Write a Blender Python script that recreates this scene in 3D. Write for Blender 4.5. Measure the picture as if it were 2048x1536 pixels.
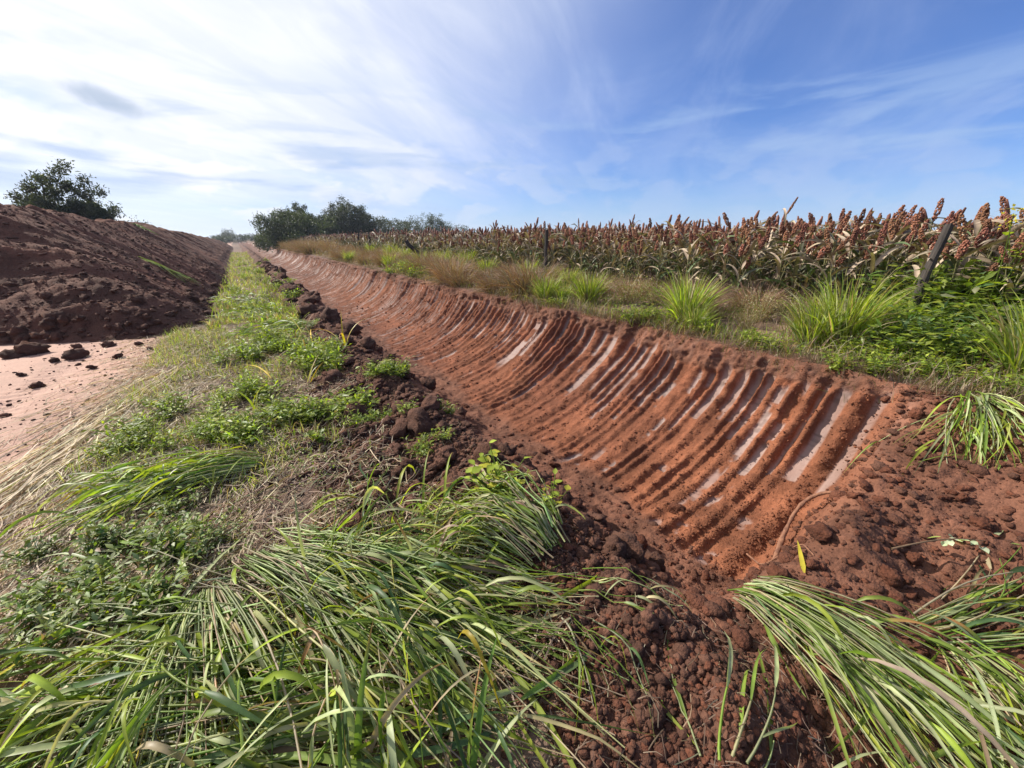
import bpy, math, random
import numpy as np
from mathutils import Vector, Matrix, Euler

for o in list(bpy.data.objects): bpy.data.objects.remove(o)
scene = bpy.context.scene
COL = scene.collection
R = math.radians

# ---------------------------------------------------------------- camera, sky, sun, exposure
cam_d = bpy.data.cameras.new('camera'); cam = bpy.data.objects.new('camera', cam_d); COL.objects.link(cam)
cam_d.sensor_fit = 'HORIZONTAL'; cam_d.sensor_width = 36; cam_d.lens = 36*770/2048
cam_d.clip_start = 0.05; cam_d.clip_end = 6000
cam.location = (0, 0, 1.6)
cam.rotation_euler = (R(90-20.64), 0, R(-33.95))
scene.camera = cam
scene.render.resolution_x, scene.render.resolution_y = 1024, 768

SUN_AZ, SUN_EL = 34, 36           # degrees to the left of the trench axis (+Y), above the horizon
SD = Vector((-math.sin(R(SUN_AZ))*math.cos(R(SUN_EL)), math.cos(R(SUN_AZ))*math.cos(R(SUN_EL)), math.sin(R(SUN_EL))))
sun_d = bpy.data.lights.new('sun', 'SUN'); sun = bpy.data.objects.new('sun', sun_d); COL.objects.link(sun)
sun_d.energy = 5.0; sun_d.angle = R(0.6); sun_d.color = (1, .95, .86)
sun.rotation_euler = SD.to_track_quat('Z', 'Y').to_euler(); sun.location = (-20, 20, 30)

w = bpy.data.worlds.new('World'); scene.world = w; w.use_nodes = True
NT = w.node_tree; NT.nodes.clear()
def wn(t, **k):
    n = NT.nodes.new(t)
    for a, v in k.items(): setattr(n, a, v)
    return n
def wm(op, a, b=None, c=None, clamp=False):
    n = wn('ShaderNodeMath', operation=op, use_clamp=clamp)
    for i, v in enumerate((a, b, c)):
        if v is None: continue
        if isinstance(v, (int, float)): n.inputs[i].default_value = v
        else: NT.links.new(v, n.inputs[i])
    return n.outputs[0]
def wmap(v, a, b, c, d, smooth=True):
    n = wn('ShaderNodeMapRange', interpolation_type='SMOOTHSTEP' if smooth else 'LINEAR')
    NT.links.new(v, n.inputs[0])
    for i, q in enumerate((a, b, c, d)): n.inputs[i+1].default_value = q
    return n.outputs[0]
def wnoise(vec, scale, detail=5, rough=.55, dist=0):
    n = wn('ShaderNodeTexNoise'); NT.links.new(vec, n.inputs['Vector'])
    n.inputs['Scale'].default_value = scale; n.inputs['Detail'].default_value = detail
    n.inputs['Roughness'].default_value = rough; n.inputs['Distortion'].default_value = dist
    return n.outputs[0]
def wcomb(x, y, z=0.0):
    n = wn('ShaderNodeCombineXYZ')
    for i, v in enumerate((x, y, z)):
        if isinstance(v, (int, float)): n.inputs[i].default_value = v
        else: NT.links.new(v, n.inputs[i])
    return n.outputs[0]
def wmix(f, a, b):
    n = wn('ShaderNodeMix', data_type='RGBA')
    for i, v in ((0, f), (6, a), (7, b)):
        if isinstance(v, tuple): n.inputs[i].default_value = (*v, 1)
        elif isinstance(v, (int, float)): n.inputs[i].default_value = v
        else: NT.links.new(v, n.inputs[i])
    return n.outputs[2]
sky = wn('ShaderNodeTexSky', sky_type='NISHITA', sun_disc=False)
sky.sun_elevation = R(SUN_EL); sky.sun_rotation = R(-SUN_AZ)
sky.air_density = 1.0; sky.dust_density = .1; sky.ozone_density = 4.0
skys = wn('ShaderNodeVectorMath', operation='SCALE'); NT.links.new(sky.outputs[0], skys.inputs[0]); skys.inputs[3].default_value = 0.10
skyt = wn('ShaderNodeVectorMath', operation='MULTIPLY'); NT.links.new(skys.outputs[0], skyt.inputs[0]); skyt.inputs[1].default_value = (.62, .74, 1.08)
tc = wn('ShaderNodeTexCoord'); D = tc.outputs['Generated']
sep = wn('ShaderNodeSeparateXYZ'); NT.links.new(D, sep.inputs[0]); dx, dy, dz = sep.outputs
dot = wn('ShaderNodeVectorMath', operation='DOT_PRODUCT'); NT.links.new(D, dot.inputs[0]); dot.inputs[1].default_value = SD
sdot = dot.outputs['Value']
zc = wm('MAXIMUM', dz, 0.0)
inv = wm('DIVIDE', 1.0, wm('ADD', zc, .14))
px_, py_ = wm('MULTIPLY', dx, inv), wm('MULTIPLY', dy, inv)
# high thin cirrus: long streaks blown across, thick towards the sun
rx = wm('ADD', wm('MULTIPLY', px_, .80), wm('MULTIPLY', py_, .60)); ry = wm('SUBTRACT', wm('MULTIPLY', py_, .80), wm('MULTIPLY', px_, .60))
st = wnoise(wcomb(wm('MULTIPLY', rx, .45), wm('MULTIPLY', ry, 1.6)), 1.1, 7, .62, .9)
big = wnoise(wcomb(px_, py_, 3.7), .55, 4, .5, .4)
near_sun = wmap(sdot, .10, .97, 0.0, 1.0)
cir = wm('ADD', wm('MULTIPLY', wmap(st, .36, .72, 0, 1), .34), wm('MULTIPLY', wmap(big, .40, .68, 0, 1), .22))
veil = wm('ADD', wm('MULTIPLY', near_sun, 1.0), wm('MULTIPLY', cir, wm('ADD', wm('MULTIPLY', near_sun, .55), .78)), clamp=False)
veil = wm('SUBTRACT', veil, wm('MULTIPLY', wmap(big, .44, .28, 0, 1), wm('MULTIPLY', near_sun, .55)))
veil = wm('MULTIPLY', wm('MINIMUM', wm('MAXIMUM', veil, 0.0), .94), wmap(dz, -.02, .17, .60, 1))
vcol = wmix(near_sun, (.37, .46, .70), (.83, .835, .85))
wisp = wnoise(wcomb(wm('MULTIPLY', rx, .7), wm('MULTIPLY', ry, 2.2), 5.5), 1.6, 6, .6, .7)
vcol = wmix(wm('MULTIPLY', wmap(wisp, .62, .40, 0, 1), .20), vcol, (.38, .46, .63))
c1 = wmix(veil, skyt.outputs[0], vcol)
# low fair-weather cumulus near the horizon
az = wm('ARCTAN2', dx, dy)
cu = wnoise(wcomb(wm('MULTIPLY', az, 1.0), wm('MULTIPLY', dz, 2.2), 1.3), 9.5, 6, .55, .25)
cband = wm('MULTIPLY', wmap(dz, .0, .035, .35, 1), wmap(dz, .30, .08, 0, 1))
cuf = wm('MULTIPLY', wmap(cu, .47, .60, 0, .95), wm('MULTIPLY', cband, wm('ADD', wm('MULTIPLY', near_sun, .9), .22)))
ccol = wmix(near_sun, (.46, .52, .66), (.84, .84, .85))
c2 = wmix(cuf, c1, ccol)
# grey-blue undersides and gaps low in the west
gr = wnoise(wcomb(wm('MULTIPLY', az, 1.0), wm('MULTIPLY', dz, 6.0), 8.1), 2.6, 5, .55, .5)
grf = wm('MULTIPLY', wmap(gr, .48, .66, 0, .62), wm('MULTIPLY', wmap(dz, .02, .10, .2, 1), wmap(dz, .36, .16, 0, 1)))
c3 = wmix(grf, c2, (.30, .42, .64))
hz = wmap(dz, .13, .0, 0, .42)
hcol = wmix(near_sun, (.36, .50, .72), (.62, .67, .745))
c4 = wmix(hz, c3, hcol)
gd = wn('ShaderNodeVectorMath', operation='SUBTRACT'); NT.links.new(D, gd.inputs[0]); gd.inputs[1].default_value = (-.126, .971, .206)
gs = wn('ShaderNodeSeparateXYZ'); NT.links.new(gd.outputs[0], gs.inputs[0])
ge = wm('ADD', wm('POWER', wm('ABSOLUTE', wm('DIVIDE', gs.outputs[0], .060)), 2.0), wm('POWER', wm('ABSOLUTE', wm('DIVIDE', wm('ADD', gs.outputs[2], wm('MULTIPLY', gs.outputs[0], .22)), .020)), 2.0))
gn = wnoise(D, 13.0, 5, .6, .4)
gf = wm('MULTIPLY', wmap(wm('ADD', ge, wm('MULTIPLY', gn, 1.6)), 1.75, .75, 0, 1), .75)
c5 = wmix(gf, c4, (.33, .41, .54))
bg = wn('ShaderNodeBackground'); NT.links.new(c5, bg.inputs[0]); bg.inputs[1].default_value = 0.90
wo = wn('ShaderNodeOutputWorld'); NT.links.new(bg.outputs[0], wo.inputs[0])

vs = scene.view_settings
vs.view_transform = 'Standard'; vs.look = 'None'; vs.gamma = 1; vs.exposure = 0.60; vs.use_curve_mapping = False
try:
    scene.cycles.max_bounces = 5; scene.cycles.transparent_max_bounces = 4; scene.cycles.transmission_bounces = 3
except Exception: pass

# ---------------------------------------------------------------- helpers
rng = np.random.default_rng(7); random.seed(7)
def sm(t): t = np.clip(t, 0, 1); return t*t*(3-2*t)
def _h(a, b, s):
    M = np.uint64(0xffffffff)
    h = (a.astype(np.int64).astype(np.uint64)*np.uint64(374761393) + b.astype(np.int64).astype(np.uint64)*np.uint64(668265263) + np.uint64(s*1274126177 & 0xffffffff)) & M
    h = ((h ^ (h >> np.uint64(13)))*np.uint64(1274126177)) & M
    h = ((h ^ (h >> np.uint64(16)))*np.uint64(2246822519)) & M
    return ((h ^ (h >> np.uint64(15))) & M).astype(np.float64)/4294967295.0
def vn(x, y, s=0):
    x, y = np.broadcast_arrays(np.asarray(x, float), np.asarray(y, float))
    xi, yi = np.floor(x), np.floor(y); fx, fy = x-xi, y-yi
    fx = fx*fx*fx*(fx*(fx*6-15)+10); fy = fy*fy*fy*(fy*(fy*6-15)+10)
    a, b, c, d = _h(xi, yi, s), _h(xi+1, yi, s), _h(xi, yi+1, s), _h(xi+1, yi+1, s)
    return (a*(1-fx)+b*fx)*(1-fy)+(c*(1-fx)+d*fx)*fy
def fbm(x, y, s=0, n=4, g=.5):
    t = 0; a = 1; q = 0
    for i in range(n):
        t = t+a*(vn(x*2**i+17.3*i, y*2**i-9.1*i, s+i)-.5); q += a; a *= g
    return t/q*2          # about -1..1
def ridged(x, y, s=0, n=4):
    t = 0; a = 1; q = 0
    for i in range(n):
        t = t+a*(1-np.abs(2*vn(x*2.1**i+5.3*i, y*2.1**i, s+i)-1)); q += a; a *= .55
    return t/q

def mk(name, V, F, mat, col=None, parent=None, smooth=True, link=True):
    V = np.asarray(V, np.float32).reshape(-1, 3); F = np.asarray(F, np.int32)
    me = bpy.data.meshes.new(name); k = F.shape[1]; m = len(F)
    me.vertices.add(len(V)); me.vertices.foreach_set('co', V.ravel())
    me.loops.add(m*k); me.loops.foreach_set('vertex_index', F.ravel())
    me.polygons.add(m); me.polygons.foreach_set('loop_start', np.arange(0, m*k, k, dtype=np.int32))
    if smooth: me.polygons.foreach_set('use_smooth', np.ones(m, bool))
    if col is not None:
        c = np.asarray(col, np.float32).reshape(len(V), -1)
        if c.shape[1] == 3: c = np.concatenate([c, np.zeros((len(V), 1), np.float32)], 1)
        at = me.color_attributes.new('Col', 'FLOAT_COLOR', 'POINT'); at.data.foreach_set('color', c.ravel())
    me.materials.append(mat); me.update(calc_edges=True)
    if not link: return me
    return ob(name, me, parent)
def ob(name, data, parent=None, loc=None, rot=None, scale=None):
    o = bpy.data.objects.new(name, data); COL.objects.link(o)
    if parent: o.parent = parent
    if loc is not None: o.location = loc
    if rot is not None: o.rotation_euler = rot
    if scale is not None: o.scale = scale if hasattr(scale, '__len__') else (scale,)*3
    return o
def tag(o, label, cat, group=None, kind=None):
    if label: o['label'] = label
    if cat: o['category'] = cat
    if group: o['group'] = group
    if kind: o['kind'] = kind
    return o
def structure(o, label=None): o['kind'] = 'structure'; o['label'] = label or o.name; return o
def thing(name, loc, label, cat, group=None): return tag(ob(name, None, loc=loc), label, cat, group)
def grid_faces(n, m):
    i = np.arange(n-1)[:, None]*m+np.arange(m-1)[None]; i = i.ravel()
    return np.stack([i, i+1, i+m+1, i+m], 1)

# ---------------------------------------------------------------- materials
def newmat(name):
    m = bpy.data.materials.new(name); m.use_nodes = True; nt = m.node_tree; nt.nodes.clear()
    out = nt.nodes.new('ShaderNodeOutputMaterial'); return m, nt, out
def nd(nt, t, ins=None, **k):
    n = nt.nodes.new(t)
    for a, v in k.items(): setattr(n, a, v)
    for a, v in (ins or {}).items():
        if hasattr(v, 'node'): nt.links.new(v, n.inputs[a])
        else: n.inputs[a].default_value = v
    return n
def soil_mat(name, bump=.5, fine=1.0, var=.45):
    m, nt, out = newmat(name)
    at = nd(nt, 'ShaderNodeAttribute', attribute_name='Col')
    geo = nd(nt, 'ShaderNodeNewGeometry')
    n1 = nd(nt, 'ShaderNodeTexNoise', {'Vector': geo.outputs['Position'], 'Scale': 3.1, 'Detail': 6, 'Roughness': .6})
    n2 = nd(nt, 'ShaderNodeTexNoise', {'Vector': geo.outputs['Position'], 'Scale': 55*fine, 'Detail': 5, 'Roughness': .7})
    vo = nd(nt, 'ShaderNodeTexVoronoi', {'Vector': geo.outputs['Position'], 'Scale': 70*fine, 'Randomness': 1})
    mr = nd(nt, 'ShaderNodeMapRange', {0: n1.outputs[0], 1: .3, 2: .7, 3: 1-var, 4: 1+var*.8})
    mr2 = nd(nt, 'ShaderNodeMapRange', {0: n2.outputs[0], 1: .3, 2: .7, 3: .72, 4: 1.25})
    mu = nd(nt, 'ShaderNodeMath', {0: mr.outputs[0], 1: mr2.outputs[0]}, operation='MULTIPLY')
    sl = at.outputs['Alpha']
    one = nd(nt, 'ShaderNodeMapRange', {0: sl, 1: 0, 2: 1, 3: 0, 4: .75})
    mm = nd(nt, 'ShaderNodeMix', {0: one.outputs[0], 2: mu.outputs[0], 3: 1.0})
    sc = nd(nt, 'ShaderNodeVectorMath', {0: at.outputs['Color']}, operation='SCALE'); nt.links.new(mm.outputs[0], sc.inputs[3])
    rg = nd(nt, 'ShaderNodeMapRange', {0: sl, 1: 0, 2: 1, 3: .95, 4: .66})
    bs = nd(nt, 'ShaderNodeMapRange', {0: sl, 1: 0, 2: 1, 3: bump, 4: .12})
    vh = nd(nt, 'ShaderNodeMath', {0: vo.outputs['Distance'], 1: .45}, operation='MULTIPLY')
    hh = nd(nt, 'ShaderNodeMath', {0: n2.outputs[0], 1: vh.outputs[0]}, operation='SUBTRACT')
    bp = nd(nt, 'ShaderNodeBump', {'Height': hh.outputs[0], 'Distance': .02/fine**.5}); nt.links.new(bs.outputs[0], bp.inputs['Strength'])
    p = nd(nt, 'ShaderNodeBsdfPrincipled', {'Base Color': sc.outputs[0], 'Roughness': rg.outputs[0], 'Normal': bp.outputs[0]})
    p.inputs['Specular IOR Level'].default_value = .25
    nt.links.new(p.outputs[0], out.inputs[0]); return m
def leaf_mat(name, trans=.35, rough=.42, spec=.5, streak=True):
    m, nt, out = newmat(name)
    at = nd(nt, 'ShaderNodeAttribute', attribute_name='Col')
    geo = nd(nt, 'ShaderNodeNewGeometry'); oi = nd(nt, 'ShaderNodeObjectInfo')
    n1 = nd(nt, 'ShaderNodeTexNoise', {'Vector': geo.outputs['Position'], 'Scale': 14.0, 'Detail': 3})
    mr = nd(nt, 'ShaderNodeMapRange', {0: n1.outputs[0], 1: .3, 2: .7, 3: .72, 4: 1.22})
    rr = nd(nt, 'ShaderNodeMapRange', {0: oi.outputs['Random'], 3: .85, 4: 1.15})
    mu = nd(nt, 'ShaderNodeMath', {0: mr.outputs[0], 1: rr.outputs[0]}, operation='MULTIPLY')
    sc = nd(nt, 'ShaderNodeVectorMath', {0: at.outputs['Color']}, operation='SCALE'); nt.links.new(mu.outputs[0], sc.inputs[3])
    p = nd(nt, 'ShaderNodeBsdfPrincipled', {'Base Color': sc.outputs[0], 'Roughness': rough}); p.inputs['Specular IOR Level'].default_value = spec
    hs = nd(nt, 'ShaderNodeVectorMath', {0: sc.outputs[0], 1: (1.5, 1.6, .55)}, operation='MULTIPLY')
    tr = nd(nt, 'ShaderNodeBsdfTranslucent', {'Color': hs.outputs[0]})
    mx = nd(nt, 'ShaderNodeMixShader', {0: trans, 1: p.outputs[0], 2: tr.outputs[0]})
    nt.links.new(mx.outputs[0], out.inputs[0]); return m
def wood_mat(name, base, dark, scale=(40, 40, 4)):
    m, nt, out = newmat(name)
    tcn = nd(nt, 'ShaderNodeTexCoord'); mp = nd(nt, 'ShaderNodeMapping', {0: tcn.outputs['Object']}); mp.inputs['Scale'].default_value = scale
    n1 = nd(nt, 'ShaderNodeTexNoise', {'Vector': mp.outputs[0], 'Scale': 1, 'Detail': 6, 'Roughness': .65})
    r = nd(nt, 'ShaderNodeValToRGB', {0: n1.outputs[0]}); r.color_ramp.elements[0].position = .35; r.color_ramp.elements[0].color = (*dark, 1)
    r.color_ramp.elements[1].position = .68; r.color_ramp.elements[1].color = (*base, 1)
    bp = nd(nt, 'ShaderNodeBump', {'Height': n1.outputs[0], 'Strength': .8, 'Distance': .01})
    p = nd(nt, 'ShaderNodeBsdfPrincipled', {'Base Color': r.outputs[0], 'Roughness': .9, 'Normal': bp.outputs[0]})
    nt.links.new(p.outputs[0], out.inputs[0]); return m
M_soil = soil_mat('red_soil'); M_heap = soil_mat('loose_soil', .7, .6, .35); M_path = soil_mat('packed_soil', .75, .8, .25)
M_clod = soil_mat('clod_soil', .8, 1.0, .4)
M_grass = leaf_mat('grass_blades', .38, .46, .32); M_dry = leaf_mat('dry_straw', .2, .6, .3); M_weed = leaf_mat('weed_leaves', .42, .5, .3)
M_tree = leaf_mat('tree_leaves', .25, .55, .35); M_sorg = leaf_mat('sorghum_leaves', .12, .55, .3); M_head = leaf_mat('sorghum_grain', .0, .7, .25)
M_bark = wood_mat('bark', (.09, .07, .055), (.03, .025, .02), (9, 9, 2)); M_post = wood_mat('weathered_post', (.075, .058, .047), (.016, .013, .012), (30, 30, 3))
M_root = wood_mat('root_wood', (.28, .13, .07), (.12, .05, .03), (30, 30, 30))

RED = np.array([.158, .056, .030]); ORANGE = np.array([.225, .082, .039]); DARK = np.array([.100, .046, .029]); SLICK = np.array([.28, .195, .165])
PATH = np.array([.42, .240, .170]); HUMUS = np.array([.17, .11, .078])
GREEN = np.array([.155, .215, .036]); LIME = np.array([.270, .325, .040]); PALE = np.array([.345, .370, .185]); DEEP = np.array([.05, .085, .03])
STRAW = np.array([.50, .40, .265]); TAN = np.array([.27, .18, .115]); RUST = np.array([.33, .13, .03]); YELLOW = np.array([.36, .30, .03])

# ---------------------------------------------------------------- the lie of the land
RIM_L, RIM_R = 1.35, 4.08
PX = np.array([1.35, 1.50, 1.68, 1.85, 2.05, 2.30, 2.62, 3.02, 3.42, 3.70, 3.88, 3.98, 4.03, 4.08])
PZ = np.array([0.00, -.10, -.30, -.47, -.57, -.60, -.55, -.43, -.24, -.02, .18, .36, .47, .55])
def depth_scale(y): return 1-.3*sm((y-20)/60)-.6*sm((y-80)/30)
def gl(x, y):                      # ground left of the trench
    z = .045*fbm(x*.9, y*.9, 11, 3)+.02*fbm(x*5, y*5, 12, 3)
    lip = np.exp(-((x-1.18-.1*fbm(y*.8, 0, 5, 2))/.30)**2)
    z = z+lip*(.09+.13*sm((y-5)/9)+(.09+.08*sm((y-5)/9))*fbm(x*2.2, y*1.3, 13, 3))*sm((y+.5)/1.2)
    flat = sm((-.9-x-.25*fbm(y*.6, 1, 3, 2))/.5)
    return z*(1-.85*flat)-.02*flat
def gb(x, y):                      # bank and field on the right
    r = sm((x-4.1)/2.6)
    return .55+.22*r+.035*fbm(x*1.1, y*1.1, 21, 3)+.02*fbm(x*6, y*6, 22, 3)*np.exp(-(x-4.1)/3)
def fill(x): return np.interp(x, [1.35, 1.8, 2.3, 2.8, 3.3, 3.7, 4.08], [0, -.02, -.05, .02, .16, .34, .55])
def endmask(x, y):
    ye = .50+.10*fbm(x*1.7, 3.3, 31, 3)-.06*sm((x-3)/1)
    return sm((y-ye+.05)/.38)
def wob(y): return .12*fbm(y*.5, 2.2, 41, 3)+.09*fbm(y*2.3, 7.2, 42, 3)
def surf(x, y):                    # coarse height anywhere
    x = np.asarray(x, float); y = np.asarray(y, float)
    xt = np.clip(x, RIM_L, RIM_R); pz = np.interp(xt, PX, PZ); e = endmask(xt, y)
    wl = 1-sm((xt-RIM_L)/.5); wr = sm((xt-3.4)/.68); ds = depth_scale(y)
    tr = e*np.where(pz < 0, pz*ds, pz)+(1-e)*fill(xt)+wl*gl(np.full_like(xt, RIM_L), y)+wr*(gb(np.full_like(xt, RIM_R), y)-.55)
    return np.where(x < RIM_L, gl(x, y), np.where(x > RIM_R, gb(x, y), tr))
def rows(y0, y1, k, mn, mx=1e9):
    a = [y0]
    while a[-1] < y1: a.append(a[-1]+min(mx, max(mn, k*abs(a[-1]))))
    return np.array(a)

# trench: a swept profile with the bucket-tooth grooves as relief
sx = np.linspace(0, 1, 4000); cxp = np.interp(sx, np.linspace(0, 1, len(PX)), PX)
_t = np.concatenate([[0], np.cumsum(np.hypot(np.diff(PX), np.diff(PZ)))])
U = np.linspace(0, _t[-1], 235)
def smooth1(a, n=9):
    k = np.ones(n)/n; p = np.concatenate([2*a[0]-a[n//2:0:-1], a, 2*a[-1]-a[-2:-n//2-1:-1]]); return np.convolve(p, k, 'valid')
X0 = smooth1(np.interp(U, _t, PX), 15); Z0 = smooth1(np.interp(U, _t, PZ), 15)
tx, tz = np.gradient(X0), np.gradient(Z0); tl = np.hypot(tx, tz); NX, NZ = -tz/tl, tx/tl
Y = np.concatenate([rows(-1.3, 125, .0036, .0135, .30), rows(128, 1500, .12, 3)])
n, m = len(Y), len(U)
yy, uu = np.meshgrid(Y, U, indexing='ij'); x0 = np.broadcast_to(X0, (n, m)); z0 = np.broadcast_to(Z0, (n, m))
e = endmask(x0, yy)
TP, PASS = .146, .73
cuts = rng.uniform(-.25, .25, 400)
ys = yy+.16*(uu-2.2)*(.5*fbm(yy*.12, 0, 55, 2)+.1)+.035*fbm(uu*1.3, yy*.5, 52, 2)
ps = ys/PASS+np.interp(ys/PASS, np.arange(-4, 396), cuts*.4)
k = np.clip(np.floor(ps).astype(int), -2, 400); kf = np.clip(ps-k, 0, 1)
offs = rng.uniform(-.035, .035, 420); offs[7:11] = [.02, .065, -.01, .02]; offs[20:26] = [.05, -.04, .06, -.03, .05, -.02]
off0 = offs[k+2]; off1 = offs[k+3]
stp = off0+(off1-off0)*sm((kf-.965)/.035)
ph = _h(k, np.full_like(k, 9), 76)*6.28; g5 = np.clip(kf+.055*np.sin(6.2832*kf+ph)-.055*np.sin(ph), 0, .9999)*5; j = np.floor(g5); g = g5-j
jit = _h(k*5+j, np.zeros_like(k), 77)
wr = .14+.40*jit+.09*fbm(uu*4, yy*2, 59, 2)
ridge = np.clip(np.sin(np.pi*np.clip((g-wr)/(1-wr), 0, 1)), 0, 1)**.75
right = sm((x0-2.26-.26*fbm(yy*.9, 4.4, 51, 3)-.12*fbm(yy*3.2, 8.8, 50, 2))/.20); upper = sm((z0+.45)/.4)
lod = 1-sm((yy-26)/18)
amp = (.034+.034*_h(k*5+j, np.ones_like(k), 78))*(.6+.4*upper)*(1+.35*fbm(yy*1.1, uu*1.4, 61, 3))
amp = amp*(1+.5*sm((2.6-yy)/1.6))*np.clip(1.05+.55*fbm(uu*1.7, (k*5+j)*.7, 56, 3)+.3*fbm(uu*5, yy*5, 54, 2), .55, 1.45)
bite = np.floor(uu*.72+.35*fbm(yy*.9, 1, 53, 2)+k*.37); stp = stp+.022*(_h(bite, k, 79)-.5)
patch = fbm(uu*1.5+jit*3, (k*5+j)*.45+yy*.15, 63, 4)+.30*fbm(uu*7, yy*9, 65, 3)+.10*fbm(uu*21, yy*14, 60, 2)
bare = sm((patch+.19+.22*upper-.52*(1-upper)+.38*sm((yy-4)/6))/.09)*right*e
topsoil = sm((z0-.34-.13*fbm(yy*1.6, uu*2, 64, 3)-.05*fbm(yy*9, uu*9, 58, 2))/.06)
bare = bare*(1-topsoil*.9)
slick = bare*(1-sm((g-wr+.03)/.10))*sm(g/.08)
whole = (np.floor(ps) == 6)*sm((kf-.72)/.03)*(1-sm((kf-.96)/.03))*sm((uu-1.9)/.4)*(1-topsoil)      # one broad smooth scoop
slick = np.maximum(slick, whole*sm((patch+.5)/.2))
ridge = ridge*(1-whole)
hi = fbm(yy*17, uu*17, 66, 3, .6); mid = fbm(yy*6, uu*6, 67, 3)
crumb = ridged(yy*11, uu*11, 68, 3)
rough = 1-slick
amp = amp*(1-.65*topsoil)
d = right*e*lod*(amp*ridge+stp*upper**.5+.012*(1-bare)*(1-ridge))
d = d+rough*(.013*hi+.018*(crumb-.5))*(.6+.9*ridge*right)+.012*mid*rough
far_st = (1-lod)*right*.05*fbm(yy*1.1, uu*.25, 69, 2); d = d+far_st
loose = (1-right)*e+(1-e)
d = d+loose*(.11*ridged(yy*2.9, uu*2.9, 70, 5)-.05+.05*fbm(yy*1.4, uu*1.4, 71, 3))
d = d+topsoil*right*e*(.05*mid+.07*ridged(yy*5, uu*5, 72, 4)-.03+.02*hi)
mound = np.exp(-((x0-2.55)/.5)**2-((yy-.36)/.2)**2)*.14+np.exp(-((x0-3.5)/.45)**2-((yy+.1)/.3)**2)*.10
edge = np.minimum(sm(np.arange(m)/8), sm((m-1-np.arange(m))/5))[None]
d = d*edge
ds = depth_scale(yy); pz = np.where(z0 < 0, z0*ds, z0)
wl = 1-sm((x0-RIM_L)/.5); wrr = sm((x0-3.4)/.68)
zb = e*pz+(1-e)*fill(x0)+wl*gl(np.full_like(yy, RIM_L), yy)+wrr*(gb(np.full_like(yy, RIM_R), yy)-.55)+mound*edge
nx = NX[None]*e; nz = np.where(e > .5, NZ[None], 1)
XX = x0+nx*d+wob(yy)*wrr*edge**0; ZZ = zb+nz*d
tone = np.clip(.5+.6*fbm(yy*.8, uu*.8, 73, 3), 0, 1)[..., None]
col = RED*(1-tone)+ORANGE*tone
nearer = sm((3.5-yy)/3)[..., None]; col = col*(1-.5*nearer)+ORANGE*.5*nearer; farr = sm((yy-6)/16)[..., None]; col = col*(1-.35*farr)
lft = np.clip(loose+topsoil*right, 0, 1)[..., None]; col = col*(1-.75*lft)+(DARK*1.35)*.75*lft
sl3 = slick[..., None]; crk = (1-.38*sm((ridged(uu*17, yy*4, 57, 2)-.72)/.15))[..., None]; col = col*(1-sl3)+(SLICK*(.72+.5*tone)*crk)*sl3 if False else col*(1-sl3*(.62+.38*np.clip(.5+fbm(uu*3, yy*5, 47, 3), 0, 1)[..., None]))+(SLICK*(.72+.5*tone)*crk)*sl3*(.62+.38*np.clip(.5+fbm(uu*3, yy*5, 47, 3), 0, 1)[..., None])
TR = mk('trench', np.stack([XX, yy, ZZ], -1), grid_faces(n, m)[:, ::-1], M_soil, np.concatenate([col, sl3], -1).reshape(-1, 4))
structure(TR, 'curved red earth trench wall combed with digger bucket tooth grooves')
TRX, TRZ, TRY = XX, ZZ, Y
def trench_z(x, y):                # exact surface for placing things
    i = int(np.argmin(np.abs(TRY-y))); jx = int(np.argmin(np.abs(TRX[i]-x))); return float(TRZ[i, jx])

# ground: path and verge on the left, field on the right
Y = rows(-3, 60, .005, .018, .3); Y = np.concatenate([rows(-60, -3.5, .2, .5), Y, rows(64, 1500, .12, 3)])
Xc = np.concatenate([-rows(2.6, 900, .09, .06)[::-1], np.arange(-2.55, RIM_L-.005, .019), [RIM_L]])
yy, xx = np.meshgrid(Y, Xc, indexing='ij')
zz = gl(xx, yy)
verge = sm((xx+1.5+.3*fbm(yy*.6, 1, 3, 2))/.5)
dlim = .42-.38*np.exp(-((yy-2.9)/1.3)**2)
dirt = sm((xx-dlim-.30*fbm(yy*1.1, xx*1.5, 15, 3))/.16)
ed = sm((RIM_L-xx)/.05); nearf = sm((30-np.abs(yy))/10)
zz = zz+ed*nearf*verge*((.035+.085*dirt)*(ridged(xx*3.6, yy*3.6, 81, 5)-.45)+(.018+.024*dirt)*fbm(xx*13, yy*13, 82, 4, .7))
rut = (1-verge)*(np.exp(-((xx+2.35+.12*fbm(yy*.4, 2, 87, 2))/.16)**2)+np.exp(-((xx+3.9+.12*fbm(yy*.4, 2, 87, 2))/.16)**2))
zz = zz+(1-verge)*.010*fbm(xx*7, yy*3, 83, 4)-.02*rut*(.6+.4*np.sign(np.sin(yy*42)))*nearf
tone = np.clip(.5+.7*fbm(xx*.7, yy*.7, 84, 3), 0, 1)[..., None]; v3 = verge[..., None]; d3 = dirt[..., None]
col = (PATH*(.85+.3*tone))*(1-v3)+(HUMUS*(.7+.6*tone))*v3; col = col*(1-d3)+DARK*(.85+.5*tone)*d3
GR = mk('ground', np.stack([xx, yy, zz], -1), grid_faces(len(Y), len(Xc)), M_path, np.concatenate([col, (1-v3)*.62], -1))
GRID_L = (Xc.copy(), Y.copy(), zz.copy())
structure(GR, 'packed pink dirt track and trampled verge beside the trench')
Y = np.concatenate([rows(-60, -2, .2, .3), rows(-1.9, 125, .008, .03, .6), rows(128, 1500, .12, 3)])
Xc = np.concatenate([np.arange(RIM_R, 6.2, .03), rows(6.23, 900, .06, .06)])
yy, xx = np.meshgrid(Y, Xc, indexing='ij')
lipw = np.exp(-(xx-RIM_R)/.25)
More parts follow.
